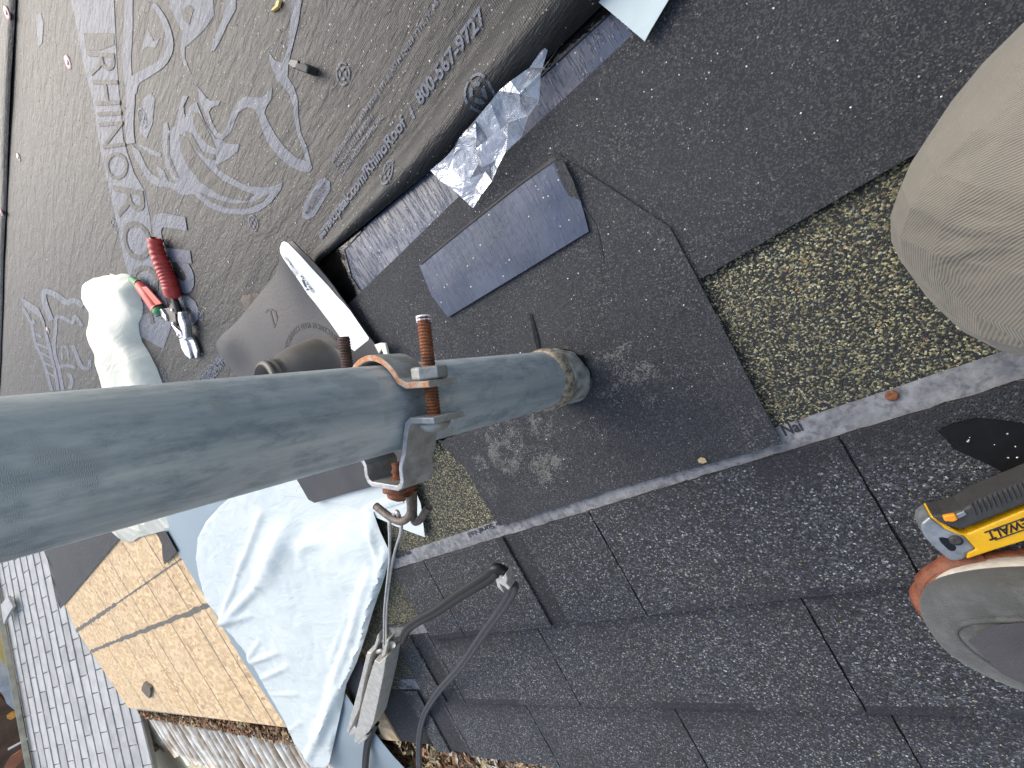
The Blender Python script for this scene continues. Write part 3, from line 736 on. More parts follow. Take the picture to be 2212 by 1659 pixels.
def tooth(s, zz, ye, yb, xa, xb, mat, lift=.0044):
    n = max(2, int((xb-xa)/.008)); top, bot = [], []
    for i in range(n+1):
        x = xa+(xb-xa)*i/n; top.append((x, ye)); bot.append((x, yb+random.uniform(-.0007, .0007)))
    mL = 14; L = [(xa+random.uniform(-.0006, .0006), ye+(yb-ye)*k/mL) for k in range(1, mL)]; Rr = [(xb+random.uniform(-.0006, .0006), ye+(yb-ye)*k/mL) for k in range(1, mL)]
    pl = top+Rr+bot[::-1]+L[::-1]; pl = ccw(pl); m_ = len(pl)
    V = [(a, b, zz(b)+.0002) for a, b in pl]+[(a, b, zz(b)+lift) for a, b in pl]
    F = [list(range(m_, 2*m_)), list(range(m_))[::-1]]+[[i, (i+1) % m_, m_+(i+1) % m_, m_+i] for i in range(m_)]
    return build('shingle_tab', V, F, mat, s)
def row(yb, x_end, joints, base, dark, x_right=E0, ends=[]):
    """joints: x of the visible slots; dark: (xa, xb) bands of recessed darker face"""
    yt = yb-.337; ye = yb-.150
    js = sorted(joints); k = [x_right]+ends+[x_end]
    for a, b in zip(k, k[1:]):
        g = .0013
        s, zz = shingle(yt, yb, a+g, b-g, base, base+.0115, [M_SPECK])
        # exposed face under the tabs is the shim layer
        V = [(a+g, ye+.001, zz(ye)+.0004), (b-g, ye+.001, zz(ye)+.0004), (b-g, yb-.0024, zz(yb)+.0004), (a+g, yb-.0024, zz(yb)+.0004)]
        build('shim_face', V, [(0, 1, 2, 3)], M_GRAND, s)
        segs = []; x = a+g
        for (da, db) in sorted(list(dark)+[(j-.0010, j+.0010) for j in js if a+.01 < j < b-.01]):
            if db <= a or da >= b: continue
            if da > x: segs.append((x, da))
            x = max(x, min(db, b))
        if x < b-g-.002: segs.append((x, b-g))
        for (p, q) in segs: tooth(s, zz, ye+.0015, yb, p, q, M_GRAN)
# rows from the eave up; each lies on the one below. x grows away from the camera
random.seed(3)
row(.612, .995, [-.62, -.13, .122, .362, .64, .870], -.012+.003, [(.88, .945)], ends=[.122-.995])
row(.482, .915, [-.9, -.45, -.12, .140, .512, .788], -.010+.0035, [(.80, .85)], ends=[-.12])
row(.3405, .775, [-.72, -.32, .037, .315, .676], -.008+.0044, [(.44, .475)], ends=[-.32])
# darker starter shingle and speckled pieces at the far end
V = [(.86, .28, -.006), (1.08, .28, -.006), (1.07, .452, -.006), (.86, .452, -.006)]
o = slab('shingle', [(.93, .273), (1.085, .273), (1.07, .50), (.93, .50)], -.011, -.0065, M_SPECK, shr, isp=False)
o = slab('nailing_strip', [(.93, .445), (1.02, .445), (1.02, .466), (.93, .466)], -.0064, -.006, M_STRIP, o, isp=False)
o = slab('shingle', [(.99, .468), (1.20, .468), (1.225, .592), (1.15, .612), (.99, .612)], -.010, -.0058, M_GRAND, shr, isp=False)
o = slab('shingle', [(.77, -.05), (1.0, -.05), (.93, .3), (.77, .3)], -.009, -.0045, M_SPECK, shr, isp=False)
o = slab('shingle', [(.5, -.12), (1.0, -.12), (1.0, .04), (.5, .04)], -.006, -.001, M_SPECK, shr, isp=False)
# letters on the strips (upside down as in the photo)
def zstrip(y, base, yb): return base+.006*(y-(yb-.337))/.337+.0011
kt = K4([(597,1100)])
def stxt(txt, p0, p1, cap, side=None, parent=None, bold=.02, z=.0036):
    a, b = at(*p0, z), at(*p1, z); d = (b-a).normalized(); u = Vector((-d.y, d.x, 0))
    sg = side if side else 1
    u = u*sg*cap; text_quad('strip_lettering', txt, [a, b, b+u, a+u], z, M_STRTXT, shr, bold, m=True)
N1 = crop(1475.4, 553, .3329)
k = N1([(655,1148),(775,1111)]); stxt('Nai', (k[0][0]+3, k[0][1]+6), (k[1][0]+3, k[1][1]+6), .0115)
k = K6([(1030,62),(905,105),(895,100),(820,130)])
stxt('ng Sure', (1083, 1122), (1034, 1142), .0085); stxt('Nail', (1034, 1142), (1009, 1152), .0085, bold=0)
stxt('SureNail', (857, 1207), (889, 1196), .010)
stxt('Owens Corning SureN', (831, 1358), (921, 1347), .0115, z=.0014)
stxt('Owens Corn', (850, 1481), (893, 1488), .010, z=-.002)
nl = at(1927, 855, .005)
o = lathe('roofing_nail', [(.0046, 0), (.0046, .0012), (.003, .0016), (.0001, .0017)], (nl.x, nl.y, .0042), (.05, .05, 1), M_RUST, origin=nl, seg=16, frame='R')
tag(o, 'round rusty nail head in the grey nailing strip near the knee', 'nail')
# curled tar paper on deck at far end by the film
o = slab('felt_strip', [(780, 1420), (745, 1470), (790, 1590), (822, 1586), (800, 1505), (790, 1460)], -.010, -.001, M_FELT, origin=at(785, 1500), bevel=.0005, zref=-.002)
tag(o, 'narrow dark felt strip between the white film and the speckled shingle ends', 'felt')

# bare metal coil and release papers over it
def zcoil(x, y, p): return .004+.012*max(0, (1.35-x)/.2)**2*0+.010*math.exp(-((x-1.27)/.03)**2)
ol = [(1.845, -.33), (1.84, .35), (1.80, .60), (1.70, .74), (1.45, .95), (1.24, .95), (1.205, .70), (1.215, .60), (1.24, .5), (1.25, .2), (1.27, -.33)]
mt = flat_poly('flashing_sheet', ol, .006, M_COIL, isp=False, step=.035, zf=lambda x, y, p: .006+.006*math.exp(-((x-1.26)/.04)**2)+(-.14*max(0, y-.62) if y > .62 else 0), thick=.0008, smooth=True)
tag(mt, 'pale blue grey sheet of coil metal lying down the slope under the white paper', 'flashing')

WP = [(500, 1068), (470, 1096), (440, 1130), (422, 1165), (420, 1205), (432, 1270), (440, 1300), (468, 1335), (478, 1352), (520, 1400), (545, 1445), (575, 1500), (610, 1560), (632, 1610), (648, 1632), (655, 1640), (668, 1662), (700, 1662), (708, 1650), (728, 1560), (745, 1480), (768, 1430), (800, 1330), (822, 1262), (838, 1200), (797, 1113), (862, 1092), (850, 1030), (700, 1000), (520, 1010)]
folds = [((565, 1110), (512, 1240), .012, .008), ((512, 1240), (478, 1345), .014, .008), ((650, 1085), (560, 1260), .024, .022), ((560, 1260), (482, 1345), .02, .012), ((690, 1100), (640, 1190), .022, .016), ((835, 1205), (770, 1420), .016, .012), ((770, 1420), (662, 1640), .02, .014), ((800, 1240), (700, 1540), .018, .010), ((480, 1345), (540, 1330), .012, .010),
 ((530, 1435), (600, 1410), .010, .006), ((530, 1435), (560, 1385), .008, .006), ((560, 1470), (620, 1440), .008, .006), ((575, 1505), (640, 1500), .006, .006), ((640, 1180), (690, 1170), .014, .010), ((745, 1090), (700, 1110), .012, .008), ((790, 1120), (815, 1210), .010, .006), ((712, 1430), (745, 1330), .008, .007), ((690, 1600), (735, 1480), .010, .006), ((595, 1600), (650, 1560), .008, .008)]
def seg_d(p, a, b):
    ab = b-a; t = max(0, min(1, (p-a).dot(ab)/ab.length_squared)); return (p-a-ab*t).length, t
FL = [(at(*a, .02).xy, at(*b, .02).xy, h, w_) for a, b, h, w_ in folds]
def zwp(x, y, p):
    P = Vector((x, y)); lowk = min(1, max(0, (x-.97)/.16, (y-.03)/.09)); lowk = lowk*lowk*(3-2*lowk); z = .014+.008*nz(x*5, y*5, 2)+.003*abs(nz(x*14, y*14, 5))+.0012*nz(x*45, y*30, 7)
    for a, b, h, w_ in FL:
        d, t = seg_d(P, a, b); z += .62*h*math.exp(-(d/(w_*1.3))**2)*(.6+.4*math.sin(math.pi*t))
    d = bdist((x, y), p); zz = max(.0155, z*min(1, .6+d/.012)+.003); return .0075*(1-lowk)+zz*lowk
wp = flat_poly('release_paper', WP, .022, M_PAPER, origin=at(640, 1330), step=.0065, zf=zwp, thick=.0006, smooth=True)
tag(wp, 'big creased white release paper spread below the mast over the blue metal', 'paper')
T2 = [(600, 1070), (700, 1040), (850, 1000), (885, 1040), (905, 1090), (916, 1162), (850, 1138), (793, 1113), (740, 1090), (680, 1080)]
tail = flat_poly('release_paper', T2, .014, M_PAPER, origin=at(850, 1080), step=.015, zf=lambda x, y, p: .0105+.003*nz(x*9, y*9, 8), thick=.0006, smooth=True)
tag(tail, 'pointed white tail of paper on the speckled granules just under the hooks', 'paper')

# cream paper roll lying across the underlayment
def puffy(H, wd, sd, fold=.3):
    def f(x, y, p):
        d = bdist((x, y), p); k = math.sqrt(max(0, 1-(1-min(1, d/wd))**2))
        a = abs(nz(x*7, y*4, sd)); b = nz(x*16, y*9, sd+3)
        return .005+H*k*(.75+fold*(1-2.5*a)+.16*b)
    return f
CR = KL([(1000,280),(1055,275),(1120,255),(1210,245),(1180,225),(1270,250),(1330,228),(1400,232),(1480,280),(1548,320),(1560,380),(1600,600),(1618,720),(1560,855),(1570,960),(1600,1080),(1700,1240),(1790,1420),(1860,1600),(1900,1800),(1950,2300),(1300,2300),(1200,1900),(1210,1590),(1100,1280),(1075,900),(1040,600),(1020,400)])
cr = flat_poly('paper_roll', CR, .03, M_PAPY, origin=at(240, 700), step=.014, zf=puffy(.042, .06, 1), smooth=True)
tag(cr, 'loosely rolled cream release paper lying left of the red handled snips', 'paper')
cr2 = flat_poly('release_paper', K5([(560,-60),(718,130),(775,208),(830,205),(870,178),(1075,128),(1050,60),(1010,-80)]), .02, M_PAPY, origin=at(290, 1150), step=.05, zf=puffy(.03, .12, 4), smooth=False)
tag(cr2, 'cream paper scrap showing under the mast at the top of the bare boards', 'paper')
bf = flat_poly('felt_scrap', K5([(985,148),(1075,125),(1150,258),(1090,310),(1052,348),(1035,300),(1025,220),(1005,180)]), .012, M_UND, origin=at(355, 1190), step=.06, zf=lambda x, y, p: .012+.02*nz(x*3, y*3), thick=.002)
tag(bf, 'torn black underlayment tongue between bare boards and the blue metal', 'scrap')

# ------------------------------------------------------------------ boot flashing waiting on the roof
fo = at(650, 740, .01); fb = empty('boot_flashing', (fo.x, fo.y, .008))
tag(fb, 'dusty black rubber mast boot flashing with a white printed label strip', 'flashing')
FP = [(628, 540), (640, 522), (662, 520), (690, 555), (740, 640), (790, 712), (815, 745), (840, 775), (900, 860), (930, 930), (860, 1035), (760, 1062), (682, 1085), (668, 1078), (655, 1055), (600, 960), (520, 820), (482, 755), (478, 742), (490, 725), (560, 640), (600, 590)]
def zfl(x, y, p=None):
    z = .0165+.003*nz(x*8, y*8, 3)
    a = at(652, 525, .02); d = (Vector((x, y))-a.xy).length; z += .02*math.exp(-(d/.06)**2)
    b = at(490, 745, .02); d = (Vector((x, y))-b.xy).length; z += .012*math.exp(-(d/.05)**2)
    return z
flange = flat_poly('flange', FP, .016, M_RUBBER, fb, step=.014, zf=zfl, thick=.002, smooth=True)
LBp = KF([(1030,270),(1040,210),(1085,150),(1130,130),(1190,150),(1250,215),(1330,320),(1400,440),(1500,600),(1640,800),(1800,980),(1950,1200),(2035,1320),(2030,1350),(1850,1490),(1730,1400),(1600,1210),(1450,1000),(1300,780),(1200,560),(1130,430),(1070,340)])
lb = flat_poly('label_strip', LBp, .018, M_LABEL, fb, step=.014, zf=lambda x, y, p: zfl(x, y)+.0026, smooth=True)
zt_ = lambda x, y: zfl(x, y)+.0032
text_quad('label_lettering', 'GIBRALTAR', KF([(1398,755),(1278,540),(1310,528),(1395,700)][:0] or [(1400,758),(1290,535),(1262,550),(1368,768)]), .018, M_INK, lb, .01, zf=zt_)
# mountain mark and bars
def drape2(name, polys, mat, parent, dz):
    VS, FS = [], []
    for pts in polys:
        P = [at(x, y, .017) for x, y in pts]; poly = ccw([(p.x, p.y) for p in P]); r = delaunay_2d_cdt([Vector(q) for q in poly], [], [list(range(len(poly)))], 1, 1e-8)
        o = len(VS); VS += [(q.x, q.y, zfl(q.x, q.y)+dz) for q in r[0]]; FS += [[a+o for a in t] for t in r[2]]
    return build(name, VS, FS, mat, parent)
drape2('label_mark', [KF([(1275,600),(1290,600),(1308,690),(1345,730),(1300,735),(1320,705),(1295,690)]), KF([(1290,600),(1300,600),(1318,690),(1310,690)])], M_INK, lb, .0032)
bars = []
for i in range(12):
    a = i/12; x = 1140+88*a; y = 300+145*a; wv = random.choice([4, 7, 10]); bars.append([(x, y), (x+wv*.5, y+wv), (x+wv*.5-26+8, y+wv+14+10), (x-26+8, y+14+10)] if False else [(x, y), (x+wv*.4, y+wv*.8), (x+wv*.4-14, y+wv*.8+30), (x-14, y+30)])
drape2('label_bars', [KF(b) for b in bars], M_INK, lb, .0032)
for i in range(4):
    drape2('label_lines', [KF([(1085+26*i, 330+8*i-20), (1089+26*i, 326+8*i-20), (1215+16*i, 550-10*i), (1211+16*i, 554-10*i)])], M_INK if i == 0 else M_STRIP, lb, .0031)
# embossed marks
def emb_text(txt, p0, p1, cap, side):
    text_line('embossed_lettering', txt, p0, p1, cap, .016, M_EMB, flange, .0, lambda x, y: zfl(x, y)+.0026, side)
oval = [(770,1010),(800,965),(850,965),(900,1000),(920,1080),(900,1160),(875,1200),(865,1190),(905,1140),(905,1070),(885,1010),(845,980),(805,978),(778,1015)]
drape2('embossed_oval', [KF(oval)], M_CARD, flange, .0026)
drape2('embossed_bar', [KF([(810,985),(835,985),(890,1180),(870,1195)])], M_EMB, flange, .0026)
# arc text
def arc_text(txt, c, r, a0, a1, cap):
    v, f, wd = text_mesh(txt, .01); vs = []
    for a, b in v:
        t = a0+(a1-a0)*a; rr = r+cap*b; X = c.x+math.cos(t)*rr; Y = c.y+math.sin(t)*rr; vs.append((X, Y, zfl(X, Y)+.0027))
    build('embossed_lettering', vs, f, M_EMB, flange)
cc = at(700, 818, .014)
conc = Vector((cc.x, cc.y))
arc_text('ELECTRICAL MAST CONNECTION MASTER', conc, .083, R(-165)+0, R(25), .008) if False else arc_text('ELECTRICAL MAST CONNECTION MASTER', conc, .088, R(200), R(330), .0085)
# cone
coneb = Vector((conc.x, conc.y, .013)); Wz = ROOFI.to_3x3() @ Vector((0, 0, 1)); Wz = (Wz*1.0+Vector((.06, .03, 0))).normalized()
lathe('rubber_cone', [(.088, 0), (.080, .002), (.073, .006), (.069, .014), (.064, .03), (.058, .05), (.051, .062), (.044, .072), (.041, .077), (.043, .080), (.043, .083), (.040, .085), (.040, .088), (.042, .090), (.042, .093), (.038, .095), (.035, .097), (.034, .08), (.02, .08)], coneb, Wz, M_RUBC, fb, seg=40, frame='R')
hl = at(527, 772, .02); 

# tar scrap beside the flashing
ts = flat_poly('tar_paper_scrap', KF([(440,815),(560,780),(640,765),(675,790),(690,830),(670,880),(600,945),(540,965),(490,955),(460,910),(430,880)]), .014, M_CARD, origin=at(540, 650), step=.012, zf=lambda x, y, p: .010+.005*nz(x*40, y*40), thick=.002)
tag(ts, 'brown torn scrap of tar paper at the upper left edge of the boot flashing', 'scrap')

# ------------------------------------------------------------------ steel mast
PX, PY, PR = CAM.x+.2475, CAM.y-.0720, .0312
zr = 3.2 - math.tan(PITCH)*(PY)                   # roof height at the mast
mast = empty('service_mast', (PX, PY, zr), 'W'); tag(mast, 'thick weathered galvanised steel mast rising through the felt, tar at its foot', 'mast')
random.seed(5)
lathe('pipe', [(PR, -.3), (PR, 0), (PR, .1), (PR, .2), (PR, .3), (PR, .5), (PR, .9), (PR, 1.6)], (PX, PY, zr), (0, 0, 1), M_GALV, mast, seg=64)
M_COUP = simple('tar_stained_galvanised_coupling', (.36, .38, .37), .6, .1, .3, 75, 400, .0006, (.16, .145, .115))
# coupling and tar ring at the foot
def wob(p, t, h):
    k = .0016*nz(math.cos(t)*3, math.sin(t)*3, h*90)+.002*max(0, nz(math.cos(t)*1.5, math.sin(t)*1.5, 4)); r = Vector((p.x-PX, p.y-PY, 0)).normalized(); return p+r*k
def wob2(p, t, h):
    k = .0032*max(-.2, nz(math.cos(t)*2.2, math.sin(t)*2.2, 6)); r = Vector((p.x-PX, p.y-PY, 0)).normalized(); return wob(p, t, h)+r*k*.6+Vector((0, 0, .006*nz(math.cos(t)*1.8, math.sin(t)*1.8, 9)))
lathe('tar_collar', [(PR+.0002, .058), (PR+.0016, .055), (PR+.0032, .049), (PR+.0028, .043), (PR+.0012, .038), (PR+.0003, .036)], (PX, PY, zr), (0, 0, 1), M_TARCR, mast, seg=64, warp=wob2)
lathe('coupling', [(PR+.0002, .041), (PR+.0012, .036), (PR+.0008, .026), (PR+.0018, .018), (PR+.0010, .010), (PR+.0022, .002), (PR+.002, -.03)], (PX, PY, zr), (0, 0, 1), M_COUP, mast, seg=56, warp=wob)
rr_ = ROOFI @ Vector((PX, PY, zr))
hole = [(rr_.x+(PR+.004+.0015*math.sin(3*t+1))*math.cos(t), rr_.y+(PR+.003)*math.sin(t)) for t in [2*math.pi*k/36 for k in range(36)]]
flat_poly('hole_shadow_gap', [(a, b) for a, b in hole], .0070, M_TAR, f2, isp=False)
slv = [(rr_.x-.03+.05*0, rr_.y)]
o = flat_poly('cut_flap', [(1238, 768), (1258, 770), (1262, 790), (1258, 812), (1250, 796)], .014, M_TAR, f2, step=.006, zf=lambda x, y, p: .0088)

# ------------------------------------------------------------------ clamp on the mast
wv_ = Vector((-.375, -.927, 0)).normalized(); tv_ = Vector((.927, -.375, 0)).normalized(); U = Vector((0, 0, 1))
r0 = (ray(930, 860)).normalized(); b1xy = Vector((PX, PY))-tv_.xy*.045
D1 = (b1xy-CAM.xy).length; th = math.acos(-r0.z); ZB = CAM.z-D1/math.tan(th)
C0 = Vector((PX, PY, ZB))
def F(t, w_, z=0): return C0+tv_*t+wv_*w_+U*z
clamp = empty('mast_clamp', C0, 'W'); tag(clamp, 'rusty edged two piece strap clamp bolted round the steel mast', 'clamp')
def ribbon(name, prof, th_, hz, mat, edge, parent):
    n = len(prof); P = [Vector(p) for p in prof]; vs, fs, mi = [], [], []
    for i, p in enumerate(P):
        d = (P[min(i+1, n-1)]-P[max(i-1, 0)]).normalized(); q = Vector((-d.y, d.x))
        k = 1.0
        if 0 < i < n-1:
            d1 = (P[i]-P[i-1]).normalized(); d2 = (P[i+1]-P[i]).normalized(); k = 1/max(.6, math.sqrt((1+d1.dot(d2))/2))
        for s_ in (-.5, .5):
            for z in (-hz/2, hz/2): vs.append(F(p.x+q.x*th_*s_*k, p.y+q.y*th_*s_*k, z))
    for i in range(n-1):
        a, b = 4*i, 4*i+4
        for f, mm in (((a, b, b+1, a+1), 0), ((a+2, a+3, b+3, b+2), 0), ((a+1, b+1, b+3, a+3), 1), ((a, a+2, b+2, b), 0)): fs.append(f); mi.append(mm)
    fs.append((0, 1, 3, 2)); fs.append((4*n-4, 4*n-2, 4*n-1, 4*n-3)); mi += [0, 0]
    return bev(build(name, vs, fs, mat, parent, frame='W', mats=[mat, edge], mi=mi), .0006, 2)
ra = .0335
arc = [(-.058, .016), (-.036, .016)]+[(-ra*1.02*math.cos(R(a)), ra*1.09*math.sin(R(a))) for a in range(32, 149, 6)]+[(.036, .016), (.058, .016)]
ribbon('strap', arc, .0042, .025, M_ZINC, M_RUSTE, clamp)
M_ZEDGE = simple('pale_zinc_edge', (.4, .41, .43), .45, .4, .25, 200, 500, .0003)
low = [(-.060, -.0065), (-.038, -.0065), (-.034, -.009), (-.0305, -.019), (-.0275, -.029), (-.0235, -.036), (-.0225, -.040), (-.0225, -.0475), (-.0205, -.051), (-.017, -.053), (.012, -.053), (.0155, -.051), (.0175, -.0475), (.0175, -.040), (.0205, -.036), (.0275, -.029), (.0305, -.019), (.034, -.009), (.038, -.0065), (.060, -.0065)]
ribbon('channel_bracket', low, .0038, .027, M_ZINC, M_ZEDGE, clamp)
def hexnut(name, c, ax, r, h, mat, parent):
    return bev(lathe(name, [(r*.86, 0), (r, .001), (r, h-.001), (r*.86, h)], c, ax, mat, parent, seg=6, smooth=False), .0005)
def bolt(t, w0, w1, mat, mat2, parent):
    n = 0; prof = []; pitch = .0021; h = 0; L = w1-w0
    while h < L: prof += [(.0047, h), (.0039, h+pitch*.5)]; h += pitch
    prof.append((.0042, L))
    return lathe('threaded_bolt', prof, F(t, w0), wv_, mat, parent, seg=16, smooth=False)
b1 = bolt(-.046, -.009, .0585, M_RUST, M_RUST, clamp); b2 = bolt(.046, -.009, .056, M_RUSTD, M_RUSTD, clamp)
lathe('paint_dab', [(.0049, 0), (.0049, .004), (.004, .0045)], F(-.0455, .0555, -.0004), wv_, M_LABEL, b1, seg=9)
for t in (-.046, .046):
    hexnut('nut', F(t, .0185), wv_, .0118, .0085, M_ZINC, clamp)
    lathe('bolt_head', [(.0105, 0), (.0100, .003), (.0075, .006), (.003, .0075), (.0001, .0077)], F(t, -.0085), -wv_, M_ZINC, clamp, seg=22)
# spool washers and hooks under the bracket
lathe('rusty_washer_stack', [(.0045, -.006), (.011, 0), (.0122, .001), (.0125, .004), (.0105, .0048), (.0092, .0055), (.0098, .007), (.0095, .0085), (.007, .0105), (.0045, .0112), (.0045, .012)], F(-.002, -.055), -wv_, M_RUST, clamp, seg=24)
lathe('spool_screw', [(.0042, 0), (.0052, .002), (.004, .004), (.0052, .006), (.004, .008), (.0045, .012)], F(-.002, -.052), wv_, M_RUST, clamp, seg=14)
def hk(pts, z): return [atw(x, y, ZB+z) for x, y in pts]
hkA = hk([(884, 1072), (888, 1095), (883, 1116), (868, 1126), (852, 1122), (836, 1112), (812, 1093)], .002)
hkB = hk([(897, 1058), (896, 1088), (895, 1112), (901, 1126), (912, 1118), (923, 1100), (934, 1090)], -.008)
hkB = hk([(893, 1058), (893, 1088), (893, 1112), (897, 1127), (908, 1122), (917, 1108), (926, 1095)], -.008)
tube('hook', hkA, .0029, M_IRON, clamp, frame='W', seg=12, cat=5); tube('hook', hkB, .0029, M_IRON, clamp, frame='W', seg=12, cat=5)
# torn tar paper stuck behind the clamp
tp = []
# brown peeling patch on the mast under the bracket
def patch():
    vs, fs = [], []; nA, nH = 12, 10
    a0 = math.atan2(-wv_.y, -wv_.x)
    for i in range(nA+1):
        for j in range(nH+1):
            a = a0+R(8)-R(75)*i/nA; h = -.016-.040*j/nH-.006*math.sin(i*.9); rr = PR+.0009+.0025*abs(nz(i*.4, j*.5, 3))
            vs.append((PX+math.cos(a)*rr, PY+math.sin(a)*rr, ZB+h))
    for i in range(nA):
        for j in range(nH): fs.append((i*(nH+1)+j, i*(nH+1)+j+1, (i+1)*(nH+1)+j+1, (i+1)*(nH+1)+j))
    build('peeling_patch', vs, fs, M_TARCR, mast, frame='W', smooth=True)
patch()

# ------------------------------------------------------------------ wedge clamp, bail wire and cables
def zl(p, z): return at(p[0], p[1], z)
ro = ROOFI
hkc = ro @ atw(856, 1122, ZB+.002)
K8 = crop(735.5, 967.7, .2168); K9 = crop(735.5, 1299.6, .2)
wc = empty('wedge_clamp', zl((800, 1450), .03)); tag(wc, 'dull cast aluminium wedge clamp hanging by its wire bail from the mast hook', 'cable clamp')
def wedge(outl, z0, z1, nm, m_=M_ALU, b=.0015):
    return slab(nm, outl, z0, z1, m_, wc, bevel=b, zref=(z0+z1)/2)
wedge(K9([(355,475),(405,485),(330,760),(270,1080),(175,1290),(150,1345),(125,1335),(215,1020),(290,740)]), .015, .05, 'shell')
wedge(K9([(450,545),(500,575),(575,510),(545,700),(490,960),(430,1220),(385,1310),(245,1440),(215,1430),(300,1050),(380,760)]), .02, .06, 'shell')
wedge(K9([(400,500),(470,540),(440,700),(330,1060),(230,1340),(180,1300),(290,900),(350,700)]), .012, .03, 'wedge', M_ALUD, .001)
wedge(K9([(135,1345),(175,1320),(245,1370),(175,1400),(125,1415)]), .012, .03, 'shell_tip')
wedge(K9([(240,1435),(300,1400),(340,1400),(320,1440),(215,1515)]), .016, .036, 'shell_tip')
for q in ((430, 530), (395, 680), (385, 800), (360, 860)):
    a = K9([(q[0]-35, q[1]+10), (q[0]+40, q[1]-10)]); tube('wedge_rib', [at(*a[0], .034), at((a[0][0]+a[1][0])/2, (a[0][1]+a[1][1])/2, .042), at(*a[1], .034)], .004, M_ALU, wc, cat=4)
tube('rivet', [at(*K9([(575, 430)])[0], .03), at(*K9([(560, 470)])[0], .052)], .006, M_ALU, wc)
wedge(K9([(430,330),(445,310),(440,400),(405,490),(385,480)]), .03, .045, 'wedge_lug', M_ALU, .0006); wedge(K9([(540,365),(558,375),(520,530),(485,560),(490,500)]), .03, .05, 'wedge_lug', M_ALU, .0006)
def bail(side):
    a = [hkc+Vector((0, 0, .004))]; 
    pts = K8([(575,660),(605,745),(600,850),(565,950),(535,1060),(505,1220),(480,1400),(460,1640)]) if side else K8([(540,650),(490,740),(490,850),(490,980),(490,1100),(475,1250),(455,1420),(435,1640)])
    zz = hkc.z; n = len(pts); end = K9([(490, 500) if side else (465, 500)])[0]
    P = []
    allp = pts+[end]
    for i, p in enumerate(allp):
        t = (i)/(len(allp)-1); P.append(at(p[0], p[1], zz*(1-t)**1.15+.035*(1-(1-t)**1.15)))
    return P
pa_ = bail(1); pb_ = bail(0)
top = at(857, 1106, hkc.z+.003)
tube('wire_bail', pa_[::-1]+[top]+pb_, .0017, M_WIRE, wc, seg=8, cat=4)
flatp = [(-1.5, -.75), (-1.1, -1), (-.25, -1), (0, -.8), (.25, -1), (1.1, -1), (1.5, -.75), (1.65, 0), (1.5, .75), (1.1, 1), (.25, 1), (0, .8), (-.25, 1), (-1.1, 1), (-1.5, .75), (-1.65, 0)]
cb0 = at(868, 1385, .045); cab = empty('cable', cb0); tag(cab, 'flat service cable rising black from the wedge clamp and looping down grey to the eave', 'cable')
P = catmull([at(*p[:2], p[2]) for p in [(868, 1385, .045), (880, 1360, .06), (905, 1340, .075), (945, 1318, .09), (985, 1290, .11), (1030, 1262, .13), (1058, 1244, .14), (1072, 1232, .145), (1086, 1238, .14), (1096, 1262, .13)]], 5)
tube('black_sheath', P, .0046, M_BLKR, cab, prof=flatp)
P = catmull([at(*p[:2], p[2]) for p in [(1096, 1258, .131), (1108, 1262, .12), (1106, 1278, .115), (1080, 1320, .095), (1040, 1375, .07), (995, 1440, .045), (950, 1490, .025), (918, 1540, .012), (906, 1590, .012), (905, 1640, .012), (908, 1700, .0), (915, 1760, -.02)]], 5)
tube('grey_sheath', P, [.0036+.0004*i/len(P) for i in range(len(P))], M_GREYC, cab, prof=flatp)
cab2 = tube('cable', [at(*p[:2], p[2]) for p in [(812, 1560, .02), (797, 1595, .02), (790, 1640, .02), (788, 1700, .0), (787, 1760, -.03)]], .0055, M_BLKR, origin=at(795, 1600), prof=flatp, cat=5)
tag(cab2, 'short black cable end hanging from the lower tip of the wedge clamp', 'cable')
clip = slab('cable_clip', [(1069, 1246), (1078, 1241), (1086, 1248), (1092, 1238), (1096, 1250), (1094, 1262), (1102, 1270), (1098, 1276), (1090, 1268), (1080, 1262), (1089, 1283), (1074, 1268)], .135, .147, M_ALU, origin=at(1085, 1260, .14), bevel=.001)
tag(clip, 'small white hooked clip at the bend of the black cable', 'clip')
tie = at(1022, 1267, .127)

# ------------------------------------------------------------------ tin snips
sn = empty('tin_snips', zl((370, 650), .012)); tag(sn, 'red and green handled tin snips lying open on the printed underlayment', 'snips')
def taper(name, pts, rr2, z, mat, flat=.75, parent=sn, n=6, seg=14):
    P = catmull([Vector((*at(x, y, z), )) for x, y in pts], n)
    L = len(P); rad = []
    for i in range(L):
        t = i/(L-1)*(len(rr2)-1); k = min(int(t), len(rr2)-2); rad.append(rr2[k]+(rr2[k+1]-rr2[k])*(t-k))
    prof = [(math.cos(2*math.pi*q/seg), flat*math.sin(2*math.pi*q/seg)) for q in range(seg)]
    return tube(name, P, rad, mat, parent, prof=prof, ref=Vector((0, 0, 1)))
gr = KS([(375,150),(400,300),(455,450),(500,560),(535,640),(560,720),(580,800),(590,850)])
n_ = 60; P = catmull([at(x, y, .02) for x, y in gr], 9); rad = [(.0135+.0035*math.sin(i/len(P)*math.pi))*(1+(.05*(1 if (i//2) % 2 else -1) if i < len(P)*.72 else .12 if i < len(P)*.9 else -.02)) for i in range(len(P))]
rad[0] *= .7; rad[-1] *= .7
tube('handle', P, rad, M_RED, sn, prof=[(math.cos(2*math.pi*q/16), .85*math.sin(2*math.pi*q/16)) for q in range(16)], ref=Vector((0, 0, 1)))
h2 = taper('handle', KS([(185,700),(290,830),(400,990)]), [.0125, .0155, .0155], .018, M_REDL, .7)
taper('handle_tip', KS([(95,640),(130,660),(190,705)]), [.008, .011, .013], .018, M_GREEN, .7, h2)
taper('handle_collar', KS([(395,930),(460,950),(500,945)])[:0] or KS([(415,980),(435,1020),(452,1060)]), [.0165, .017, .014], .018, M_GREEN, .75, h2)
